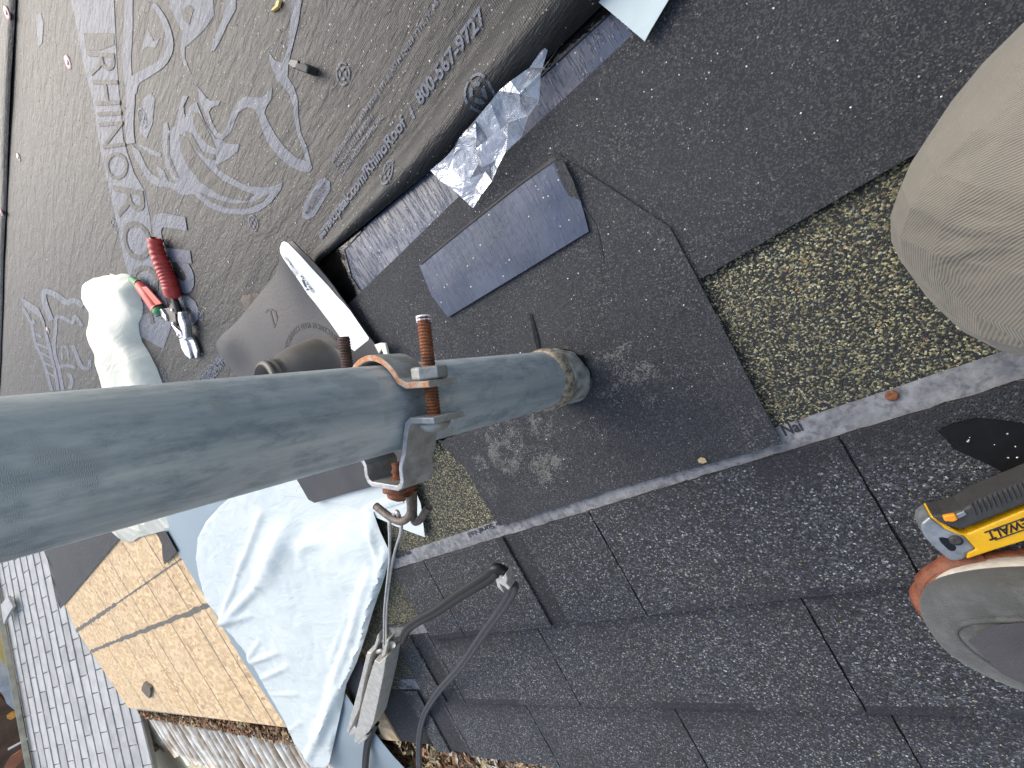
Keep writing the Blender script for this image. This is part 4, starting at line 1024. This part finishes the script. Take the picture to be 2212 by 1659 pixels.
slab('handle_face', KS([(215,730),(270,720),(455,925),(385,945)]), .026, .0295, M_REDL, h2, bevel=.002)
taper('shank', KS([(590,840),(620,900),(645,980),(655,1030)]), [.008, .0085, .0075], .018, M_BLKR)
slab('linkage', KS([(440,990),(540,970),(570,900),(610,1010),(630,1190),(590,1200),(500,1080),(460,1060)]), .012, .019, M_STEELD, sn, bevel=.001)
slab('jaw_arm', KS([(640,1020),(680,1025),(700,1110),(730,1180),(735,1260),(745,1330),(720,1370),(690,1350),(700,1270),(665,1190),(640,1110)]), .012, .026, M_STEEL, sn, bevel=.003)
slab('blade', KS([(660,1340),(700,1330),(745,1370),(775,1450),(802,1570),(790,1582),(730,1530),(685,1450)]), .010, .018, M_STEEL, sn, bevel=.002)
slab('blade', KS([(750,1265),(800,1310),(850,1400),(875,1480),(870,1560),(855,1570),(810,1480),(775,1390)]), .008, .014, M_STEEL, sn, bevel=.0015)
slab('link_plate', KS([(565,1170),(590,1185),(680,1260),(695,1320),(660,1330),(630,1270)]), .016, .021, M_STEEL, sn, bevel=.001)
slab('link_plate', KS([(425,990),(450,985),(500,1060),(510,1100),(480,1100),(440,1050)]), .018, .023, M_STEEL, sn, bevel=.001)
for q in ((587, 1003), (598, 1160), (522, 1112), (487, 1072), (660, 1290)):
    p = at(*KS([q])[0], .02); lathe('rivet', [(.0042, 0), (.0042, .003), (.003, .0045), (.0001, .005)], (p.x, p.y, .0185), (0, 0, 1), M_STEEL, sn, seg=14, frame='R')

# small black plastic clip lying on the print
c0 = at(645, 140, .01); pc = empty('plastic_bracket', (c0.x, c0.y, .005)); tag(pc, 'small bent black plastic bracket lying on the underlayment near the top', 'bracket')
slab('tab', K1([(1880,380),(1930,390),(1925,440),(1895,440),(1865,415)]), .014, .018, M_GREYC, pc, bevel=.001)
slab('body', K1([(1915,405),(1975,410),(1995,430),(1985,475),(1920,450),(1905,440)]), .004, .020, M_KBLK, pc, bevel=.002)
wd_ = slab('wood_splinter', K1([(1790,0),(1810,0),(1800,40),(1770,65),(1745,70),(1780,35)]), .005, .009, M_PINE, origin=at(592, 12), bevel=.0008)
tag(wd_, 'pale wood splinter on the underlayment at the top edge', 'splinter')
lf = flat_poly('leaf', [(1507, 993), (1513, 989), (1522, 991), (1527, 998), (1518, 1002), (1509, 999)], .012, M_LEAF[3], origin=at(1515, 996), step=.004, zf=lambda x, y, p: .011+.002*nz(x*90, y*90), thick=.0003)
tag(lf, 'tiny tan leaf on the nailing strip below the felt sheet', 'leaf')
yc = slab('paper_fold', [(808, 745), (820, 741), (832, 742), (838, 768), (830, 770), (824, 755), (818, 764)], .018, .022, M_PAPY, origin=at(825, 760), bevel=.0008)
tag(yc, 'small folded cream paper corner behind the mast strap beside the label strip', 'paper')
M_SCR = simple('dull_black_membrane', (.006, .006, .006), .5, 0, .3, 90, 60, .001, Specular_IOR_Level=.25)
bm_ = flat_poly('membrane_scrap', [(2025, 932), (2055, 915), (2108, 903), (2160, 908), (2300, 925), (2420, 960), (2420, 1090), (2212, 1052), (2150, 1010), (2095, 985), (2060, 970), (2045, 950)], .010, M_SCR, origin=at(2130, 960), step=.01, zf=lambda x, y, p: .0095+.001*nz(x*20, y*20), thick=.0015, smooth=True)
tag(bm_, 'shiny black membrane scrap on the shingles above the yellow knife', 'scrap')

# ------------------------------------------------------------------ utility knife
kn = empty('utility_knife', zl((2100, 1130), .01)); tag(kn, 'yellow and black utility knife with metal nose resting against the shoe', 'knife')
NK = crop(1880.2, 857.2, .3832)     # crop 3400,1550 - 4000,2700
kz = .030
slab('body', NK([(335,675),(365,668),(450,760),(545,775),(866,640),(1300,480),(1300,720),(866,815),(700,865),(560,912),(540,915),(545,880),(595,860),(530,790),(420,745),(350,690)]), .008, kz, M_YEL, kn, bevel=.0015)
slab('nose', NK([(335,678),(350,690),(420,745),(525,788),(595,860),(545,885),(535,918),(480,930),(440,920),(380,870),(310,800),(283,750),(290,715)]), .009, kz+.001, M_KGREY, kn, bevel=.003)
slab('slot', NK([(385,795),(400,793),(440,800),(485,850),(480,868),(460,872),(440,865),(395,820)]), kz-.002, kz+.0016, M_TAR, kn, bevel=.0006)
slab('grip', NK([(345,675),(420,668),(520,640),(600,590),(866,485),(1300,300),(1300,440),(866,610),(520,752),(450,735),(400,715)]), .010, kz+.0035, M_KBLK, kn, bevel=.002)
for i in range(24):
    x = 560+i*28; y = 648-i*11.5; slab('grip_rib', NK([(x,y-50+0),(x+12,y-55),(x+44,y+18),(x+32,y+23)]), kz+.003, kz+.0046, M_KBLK, kn, bevel=.001)
slab('slider_button', NK([(408,675),(480,662),(498,695),(470,708),(420,705)]), kz+.003, kz+.0065, M_ORG, kn, bevel=.0012)
slab('slider_bar', NK([(480,665),(530,645),(545,665),(495,690)]), kz+.003, kz+.0045, M_KGREY, kn, bevel=.0005)
p = at(*NK([(478, 802)])[0], kz); lathe('screw', [(.0042, 0), (.0042, .0015), (.002, .0018), (.0001, .0012)], (p.x, p.y, kz+.001), (0, 0, 1), M_KBLK, kn, seg=18, frame='R')
# DEWALT reads upside down; the first letter lies beyond the frame
text_quad('lettering', 'DEWALT', NK([(930,668),(652,768),(672,812),(948,708)]) , kz+.0006, M_BLACK, kn, .03)
slab('lettering_bar', NK([(640,764),(866,682),(1150,570),(1152,575),(866,688),(645,770)]), kz, kz+.0005, M_KBLK, kn)
slab('lettering_bar', NK([(700,806),(866,748),(1150,645),(1152,650),(866,754),(705,811)]), kz, kz+.0005, M_KBLK, kn)

# ------------------------------------------------------------------ the roofer: kneeling leg and planted foot
pr = empty('person', (-.3, .2, 0)); tag(pr, 'person in khaki grey work trousers kneeling at the right edge, one shoe planted', 'person')
def skin(name, nodes, edges, mat, parent, levels=2):
    org = ORI[parent.name][0]
    me = bpy.data.meshes.new(name); me.from_pydata([Vector(n[0])-org for n in nodes], edges, [])
    me.materials.append(mat); o = bpy.data.objects.new(name, me); COL.objects.link(o); o.parent = parent
    o.modifiers.new('skin', 'SKIN'); sub(o, levels)
    if not me.skin_vertices: me.skin_vertices.new()
    for i, nd in enumerate(nodes):
        me.skin_vertices[0].data[i].radius = (nd[1], nd[2] if len(nd) > 2 else nd[1])
    me.skin_vertices[0].data[0].use_root = True
    return o
tr = skin('trousers', [((-.52, .20, .40), .16), ((-.44, .12, .36), .14), ((-.34, .19, .27), .118), ((-.205, .122, .155), .112), ((-.098, .066, .088), .128), ((-.24, .05, .08), .10), ((-.42, .03, .06), .07),
     ((-.44, .33, .38), .14), ((-.40, .42, .44), .12), ((-.33, .46, .50), .10), ((-.31, .43, .33), .085), ((-.285, .42, .16), .07), ((-.62, .20, .60), .18)],
     [(0, 1), (1, 2), (2, 3), (3, 4), (4, 5), (5, 6), (0, 7), (7, 8), (8, 9), (9, 10), (10, 11), (0, 12)], M_TROUS, pr, 3)
tx = bpy.data.textures.new('folds', 'CLOUDS'); tx.noise_scale = .09; tx.noise_depth = 1
dm = tr.modifiers.new('d', 'DISPLACE'); dm.texture = tx; dm.strength = .018; dm.mid_level = .5
# shoe, lofted from toe to heel
def shoe_sections(scale=1.0, z0=0, hs=1.0, inset=0):
    secs = [(0.0, .004, .016), (.006, .024, .030), (.016, .035, .040), (.035, .045, .050), (.06, .0505, .058), (.09, .053, .068), (.12, .051, .080), (.15, .046, .090), (.19, .041, .098), (.24, .038, .1), (.275, .032, .1), (.292, .012, .09)]
    return secs
toe = at(1998, 1322, .03); heel = Vector((-.235, .425, 0)); ax = Vector((heel.x-toe.x, heel.y-toe.y, 0)).normalized(); sx = Vector((-ax.y, ax.x, 0))
def loft(name, z0f, z1f, grow, mat, parent, fr=0.0, to=.292, roundtop=True, off=0):
    vs, fs = [], []; secs = [s_ for s_ in shoe_sections() if s_[0] <= to+1e-6]; n = 18
    for (l, wd, ht) in secs:
        w2 = wd+grow; za, zb2 = z0f(l), z1f(l, ht); ring = []
        l2 = l-grow if l < .03 else l
        for k in range(n):
            a = math.pi*2*k/n; cxs, sns = math.cos(a), math.sin(a)
            ex = .55 if roundtop else .25
            u = math.copysign(abs(cxs)**(ex if sns < 0 else .8 if roundtop else .3), cxs); v = math.copysign(abs(sns)**(.35 if sns < 0 else .8 if roundtop else .3), sns)
            p = Vector((toe.x, toe.y, 0))+ax*l2+sx*(u*w2+off*l); p.z = za+(zb2-za)*(v+1)/2; vs.append(p)
    m_ = len(secs)
    for i in range(m_-1):
        for k in range(n): fs.append((i*n+k, (i+1)*n+k, (i+1)*n+(k+1) % n, i*n+(k+1) % n))
    fs.append(tuple(range(n))); fs.append(tuple(range((m_-1)*n, m_*n))[::-1])
    return sub(build(name, vs, fs, mat, parent, smooth=True), 2)
se = lambda l: .006+(.010*max(0, 1-l/.05)**2)
shoe = loft('shoe', lambda l: .022+se(l)*.3, lambda l, h: .012+h, .003, M_SHOE, pr)
loft('midsole', lambda l: .012+se(l)*.5, lambda l, h: .030+se(l)*.4, .0005, M_MID, shoe, roundtop=False)
loft('outsole', lambda l: .002+se(l), lambda l, h: .015+se(l)*1.0, .0015, M_RUBSOLE, shoe, roundtop=False)
# rubber toe bumper
def bumper():
    vs, fs = [], []; n = 26
    for i in range(n+1):
        a = math.pi*(-.5+i/n)*.92; 
        for (r, z) in ((.98, .003), (1.03, .007), (1.03, .013), (.99, .018), (.94, .019)):
            l = .05-(.054*math.cos(a))*r+.003*nz(i*.7, z*60); s_ = math.sin(a)*.049*r; p = Vector((toe.x, toe.y, 0))+ax*l+sx*s_; p.z = z+.004; vs.append(p)
    for i in range(n):
        for k in range(4): fs.append((i*5+k, i*5+k+1, i*5+6+k, i*5+5+k))
    return build('toe_bumper', vs, fs, M_RUBSOLE, shoe, smooth=True)
bumper()
# dusty mesh vamp and a rolled seam
def shoe_top(l, s_):
    secs = shoe_sections(); 
    for a, b in zip(secs, secs[1:]):
        if a[0] <= l <= b[0]:
            t = (l-a[0])/(b[0]-a[0]); wd = a[1]+(b[1]-a[1])*t; ht = a[2]+(b[2]-a[2])*t; break
    else: wd, ht = .03, .09
    wd += .003; k = max(0, 1-min(1, abs(s_)/wd)**2.3)**.5; za = .022+se(l)*.3; return za+(ht+.012-za)*(.5+.5*k)
vsv, fsv = [], []; nl_, na_ = 14, 14
for i in range(nl_+1):
    l = .019+.20*i/nl_; hw = .036*math.sqrt(max(0, 1-(1-min(1, i/5))**2))
    for k in range(na_+1):
        s_ = hw*(2*k/na_-1); p = Vector((toe.x, toe.y, 0))+ax*l+sx*s_; p.z = shoe_top(l, s_)+.0045; vsv.append(p)
for i in range(nl_):
    for k in range(na_): fsv.append((i*(na_+1)+k, i*(na_+1)+k+1, (i+1)*(na_+1)+k+1, (i+1)*(na_+1)+k))
build('mesh_vamp', vsv, fsv, M_MESH, shoe, smooth=True)
seam = []
for i in range(-12, 13):
    l = .014+.13*(abs(i)/12)**2; s_ = .040*math.sin(i/12*math.pi/2); p = Vector((toe.x, toe.y, 0))+ax*l+sx*s_; p.z = shoe_top(l, s_)+.0008; seam.append(p)
tube('stitched_seam', seam, .0022, M_SHOE, shoe, seg=6)
# second shoe on the kneeling leg
o = shoe.copy(); COL.objects.link(o); o.parent = pr; o.location = Vector((-.42, -.38, 0)); 
sock = None

# ------------------------------------------------------------------ eave: fascia, gutter debris, ribbed patio cover
fas = slab('fascia', [(E0, .613), (4.74, .613), (4.70, .672), (E0, .64)], -.20, -.04, M_FASC, isp=False); tag(fas, 'grey weathered board along the eave below the roof edge, packed with leaf litter', 'fascia')
pan = empty('patio_cover', (2, .9, -.1)); tag(pan, 'white ribbed patio cover below the eave streaked with brown leaf stain', 'patio cover')
pz = -.11
pl = [at(299, 1552, pz), at(324, 1659, pz), at(345, 1760, pz)]
slab('pan', [(E0, .634), (pl[0].x, .634), (pl[1].x, pl[1].y), (pl[2].x, pl[2].y), (pl[2].x-.5, 2.2), (E0, 2.2)], pz-.012, pz, M_PAN, pan, isp=False)
x = E0+.05
lim = [(p.x, p.y) for p in (at(309, 1596, pz), at(390, 1625, pz), at(476, 1655, pz), at(600, 1760, pz))]
def liml(x):
    if x > lim[0][0]: return lim[0][1]
    for (a, ya), (b, yb) in zip(lim, lim[1:]):
        if b <= x <= a: return ya+(yb-ya)*(a-x)/(a-b)
    return lim[-1][1]
stn = [(E0, .69), (pl[0].x-.05, .66)]+lim+[(E0, 2.0)]
slab('leaf_stain', stn, pz+.001, pz+.004, simple('brown_leaf_stain', (.22, .13, .07), .8, 0, .6, 14, 60, .002, (.4, .3, .19)), pan, isp=False)
print('pan', [tuple(round(v, 2) for v in p) for p in pl], lim)
while x < pl[0].x-.08:
    far_ = max(0, x-2)/3
    stepx = (.062+.03*random.random())*(1+.7*far_)
    ye_ = liml(x)+random.uniform(-.02, .05)
    a = Vector((x, .70+.02*far_+.03*random.random(), pz+.010+.008*far_)); b = Vector((x+random.uniform(-.025, .025)*(1+far_), ye_, pz+.010))
    tube('rib', [a, (a+b)/2+Vector((random.uniform(-.01, .01), 0, .004)), b], (.017+.006*random.random())*(1+.35*far_), M_RIB, pan, seg=8, prof=[(math.cos(t), .8*math.sin(t)) for t in [2*math.pi*k/8 for k in range(8)]], cat=2)
    x += stepx
lit = slab('leaf_mould', [(E0, .66), (4.72, .68), (4.75, .745), (E0, .71)], -.11, -.075, M_DIRT, isp=False); tag(lit, kind='stuff'); lit['label'] = 'dark rotting leaf mould lying along the eave'; 
def leaves(name, n, xr, yr, zf, size, mats, label):
    vs, fs, mi = [], [], []
    for i in range(n):
        x = random.uniform(*xr); y = random.uniform(*yr); z = zf(x, y)+random.random()*.02; a = random.uniform(0, 6.28); L = random.uniform(*size); W = L*random.uniform(.15, .45)
        d = Vector((math.cos(a), math.sin(a), random.uniform(-.4, .5))).normalized()*L; q = Vector((-math.sin(a), math.cos(a), random.uniform(-.5, .5))).normalized()*W
        c = Vector((x, y, z)); b = len(vs); vs += [c-d/2, c+q/2+Vector((0, 0, W*.2)), c+d/2, c-q/2+Vector((0, 0, W*.1))]; fs += [(b, b+1, b+2, b+3)]; mi.append(random.randrange(len(mats)))
    o = build(name, vs, fs, None, mats=mats, mi=mi); tag(o, label, kind='stuff'); return o
leaves('leaf_litter', 9000, (.2, 4.75), (.645, .735), lambda x, y: -.075+(.02 if y > .67 else -.0), (.012, .045), M_LEAF, 'brown leaf litter packed along the eave')
leaves('leaf_litter', 3000, (.9, 4.4), (.7, 1.15), lambda x, y: -.11, (.008, .03), M_LEAF, 'scattered leaf crumbs between the ribs of the patio cover')
leaves('leaf_litter', 500, (.3, 1.2), (.612, .66), lambda x, y: -.03, (.01, .035), M_LEAF[1:]+[M_SAND], 'loose tan leaves at the near eave edge')
# loose grit on the roof
def grit(name, n, gen, size, mats, label):
    vs, fs, mi = [], [], []
    for i in range(n):
        x, y, z = gen(); r = random.uniform(*size); a = random.uniform(0, 6.28); e_ = random.uniform(.3, 1)
        c = Vector((x, y, z+r*.25)); u = Vector((math.cos(a), math.sin(a), 0))*r; v = Vector((-math.sin(a), math.cos(a), 0))*r*e_; b = len(vs)
        vs += [c-u, c-v, c+u, c+v, c+Vector((0, 0, r*.5))]; fs += [(b, b+1, b+4), (b+1, b+2, b+4), (b+2, b+3, b+4), (b+3, b, b+4)]; k = random.randrange(len(mats)); mi += [k]*4
    o = build(name, vs, fs, None, mats=mats, mi=mi); tag(o, label, kind='stuff')
def gu():
    x = random.uniform(-.2, 2.6)**1; y = random.uniform(-1.1, -.33); return x, y, uz(x, y)
grit('grit', 1500, gu, (.0007, .0022), [M_SAND, M_LABEL], 'pale grit scattered over the printed underlayment')
def gk():
    p = at(random.uniform(2060, 2220), random.uniform(920, 1020)); return p.x, p.y, .0112
grit('grit', 14, gk, (.0004, .0010), [M_SAND, M_LABEL], 'pale grit on the shiny black scrap near the knife')
def gf():
    while True:
        x = random.uniform(-.6, .5); y = random.uniform(-.22, .17)
        if y < -.005 or x > .085: return x, y, (.0030 if x < .08 or y < -.2 else .0062)
grit('grit', 700, gf, (.0003, .0010), [M_SAND, M_LABEL], 'pale grit scattered over the black felt')

# ------------------------------------------------------------------ house body, lower grey roof, yard
wl = slab('house_wall', [(E0, .3), (4.5, .3), (4.5, -3.0), (E0, -3.0)], -3.6, -.25, M_WALL, isp=False); wl.parent = None
tag(wl, kind='structure')
Q = R(15); P0 = CAM+ray(100, 1412)*3.8; g = Vector((math.cos(Q), 0, math.sin(Q))); hY = Vector((0, 1, 0)); nC = g.cross(hY).normalized()
if nC.z < 0: nC = -nC
def rc(a, b, c=0): return P0+hY*a+g*b+nC*c
lowr = empty('lower_roof', P0, 'W'); tag(lowr, 'weathered light grey shingle roof beyond the bare boards', 'roof')
gp = onplane(*KG([(100, 600)])[0], P0, nC); gq = onplane(*KG([(270, 1400)])[0], P0, nC)
b0 = (gp-P0).dot(g); b1_ = (gq-P0).dot(g)
BT = (b0+b1_)/2
def inC(x, y):
    q = onplane(x, y, P0, nC)-P0; return (q.dot(hY), q.dot(g))
shp = [(-6, -1.19), (8, -1.19), (8, BT), (-6, BT)]
build('sheathing', [rc(a, b, -.03) for a, b in shp]+[rc(a, b, -.06) for a, b in shp], [list(range(4)), list(range(4, 8))[::-1]]+[[i, (i+1) % 4, 4+(i+1) % 4, 4+i] for i in range(4)], M_GSH2, lowr, frame='W')
random.seed(11)
me_t = {}
r_i = 0; b = BT-.127
cnt = 0; extraV, extraF = [], []
while b > -1.27:
    a = -2.6+(.1525 if r_i % 2 else 0)+random.uniform(-.01, .01)
    while a < 4.6:
        p = proj(rc(a+.15, b+.06)); vis = -40 < p[0] < 345 and 1150 < p[1] < 1690 and (rc(a, b)-CAM).dot(-cz) > 0
        ln = .302; sk = .0+random.uniform(-.006, .006)
        pts = [(a+.002, b+sk), (a+ln-.001, b+random.uniform(-.004, .004)), (a+ln-.003, b+.16), (a+.003, b+.16)]
        lo_ = -.012; hi = -.003+random.uniform(0, .0025)
        V = [rc(pts[0][0], pts[0][1], hi-.012), rc(pts[1][0], pts[1][1], hi-.012), rc(pts[2][0], pts[2][1], -.022), rc(pts[3][0], pts[3][1], -.022),
             rc(pts[0][0], pts[0][1], hi), rc(pts[1][0], pts[1][1], hi), rc(pts[2][0], pts[2][1], -.010), rc(pts[3][0], pts[3][1], -.010)]
        Fc = [(4,5,6,7), (0,3,2,1), (0,1,5,4), (1,2,6,5), (2,3,7,6), (3,0,4,7)]
        if vis and cnt < 298:
            build('shingle_tab', V, Fc, M_GSH if random.random() < .7 else M_GSH2, lowr, frame='W'); cnt += 1
        else:
            o_ = len(extraV); extraV += V; extraF += [[i+o_ for i in f] for f in Fc]
        a += .305
    b -= .127; r_i += 1
if extraV: tag(build('shingle_tab', extraV, extraF, M_GSH, lowr, frame='W'), kind='stuff')
print('tabs', cnt)
def beam(name, a, b2, w_, h_, mat, parent=None, frame='W', origin=None):
    d = (b2-a).normalized(); s_ = d.cross(Vector((0, 0, 1))).normalized(); u = s_.cross(d)
    vs = [p+s_*w_*i+u*h_*j for p in (a, b2) for i in (-.5, .5) for j in (-.5, .5)]
    return build(name, vs, [(0,1,3,2), (4,6,7,5), (0,4,5,1), (2,3,7,6), (0,2,6,4), (1,5,7,3)], mat, parent, origin or a, frame)
ga_ = rc(-2.6, BT+.02, .02); gb_ = rc(1.02, BT+.02, .02)
gt = beam('edge_trim', ga_, gb_, .04, .035, M_TRIM, lowr); beam('edge_trim', rc(1.06, BT+.02, .02), rc(6, BT+.02, .02), .07, .05, M_TRIM, lowr)
# lifted shingle flap
V = [onplane(x, y, P0+nC*.05, nC) for x, y in KG([(5,150),(70,70),(120,165),(60,265),(35,330),(20,240)])]
o = build('lifted_flap', V+[v-nC*.02 for v in V], [list(range(6)), list(range(6, 12))[::-1]]+[[i, (i+1) % 6, 6+(i+1) % 6, 6+i] for i in range(6)], M_GSH, lowr, frame='W')
# slope of the yard behind
gy = []
yx = [-40, -6, 6.8, 9, 14, 30, 80, 200]; yz = [0, 0, 0, .3, 3.2, 11, 26, 60]
vs, fs = [], []
for i, (a, b) in enumerate(zip(yx, yz)):
    for y in range(-60, 121, 6): vs.append((a, y, b+.12*nz(a*.3, y*.3)))
n = len(range(-60, 121, 6))
for i in range(len(yx)-1):
    for j in range(n-1): fs.append((i*n+j, (i+1)*n+j, (i+1)*n+j+1, i*n+j+1))
gd = build('ground', vs, fs, M_GROUND, frame='W', smooth=True); tag(gd, kind='structure')
def on_x(x, y, X):
    d = ray(x, y); t = (X-CAM.x)/d.x; return CAM+d*t
def far_slab(name, pts, X, th_, mat, label, cat, lean=.25):
    V = []
    for p in pts:
        q = on_x(p[0], p[1], X); d = ray(*p); V.append(q+d*(.0)+d.normalized()*lean*(q.z-CAM.z))
    n = len(V); V2 = [v+Vector((th_, 0, -.02)) for v in V]
    o = build(name, V+V2, [list(range(n)), list(range(n, 2*n))[::-1]]+[[i, (i+1) % n, n+(i+1) % n, n+i] for i in range(n)], mat, frame='W', origin=V[0]); tag(o, label, cat); return o
far_slab('pine_board', KG([(-60,230),(0,200),(40,330),(70,560),(110,760),(110,810),(50,720),(0,640),(-60,560)]), 9.6, .1, M_PINE, 'bright yellow pine board beyond the grey roof at the left edge', 'board')
far_slab('tarp', KG([(-60,560),(0,640),(50,720),(110,810),(150,960),(190,1100),(130,1120),(60,1060),(20,960),(-60,930)]), 9.75, .15, M_TARP, 'pale grey tarp bunched beyond the far edge of the grey roof', 'tarp')
far_slab('amber_glow', KG([(60,1170),(100,1140),(150,1150),(140,1190),(100,1215),(65,1200)]), 9.4, .1, M_AMB, 'small amber shape standing in for a glow of reflected sun past the roof edge', 'glow')  # amber slab stands in for an orange glow of reflected sun
far_slab('terracotta_plank', KG([(40,1640),(90,1560),(190,1490),(240,1500),(230,1560),(120,1680),(40,1700)]), 9.2, .08, M_BRICK, 'terracotta coloured plank leaning in the bottom left corner', 'plank')
far_slab('white_pipe', KG([(70,1480),(250,1385),(255,1398),(75,1497)]), 9.3, .04, M_LABEL, 'thin white pipe above the terracotta plank in the bottom left corner', 'pipe')
far_slab('brown_boards', KG([(-80,900),(60,1060),(190,1090),(220,1180),(330,1760),(-80,1760)]), 10.2, .1, M_BRN, 'stained brown boards filling the yard past the far roof edge', 'boards')
print('objects', len(bpy.data.objects))
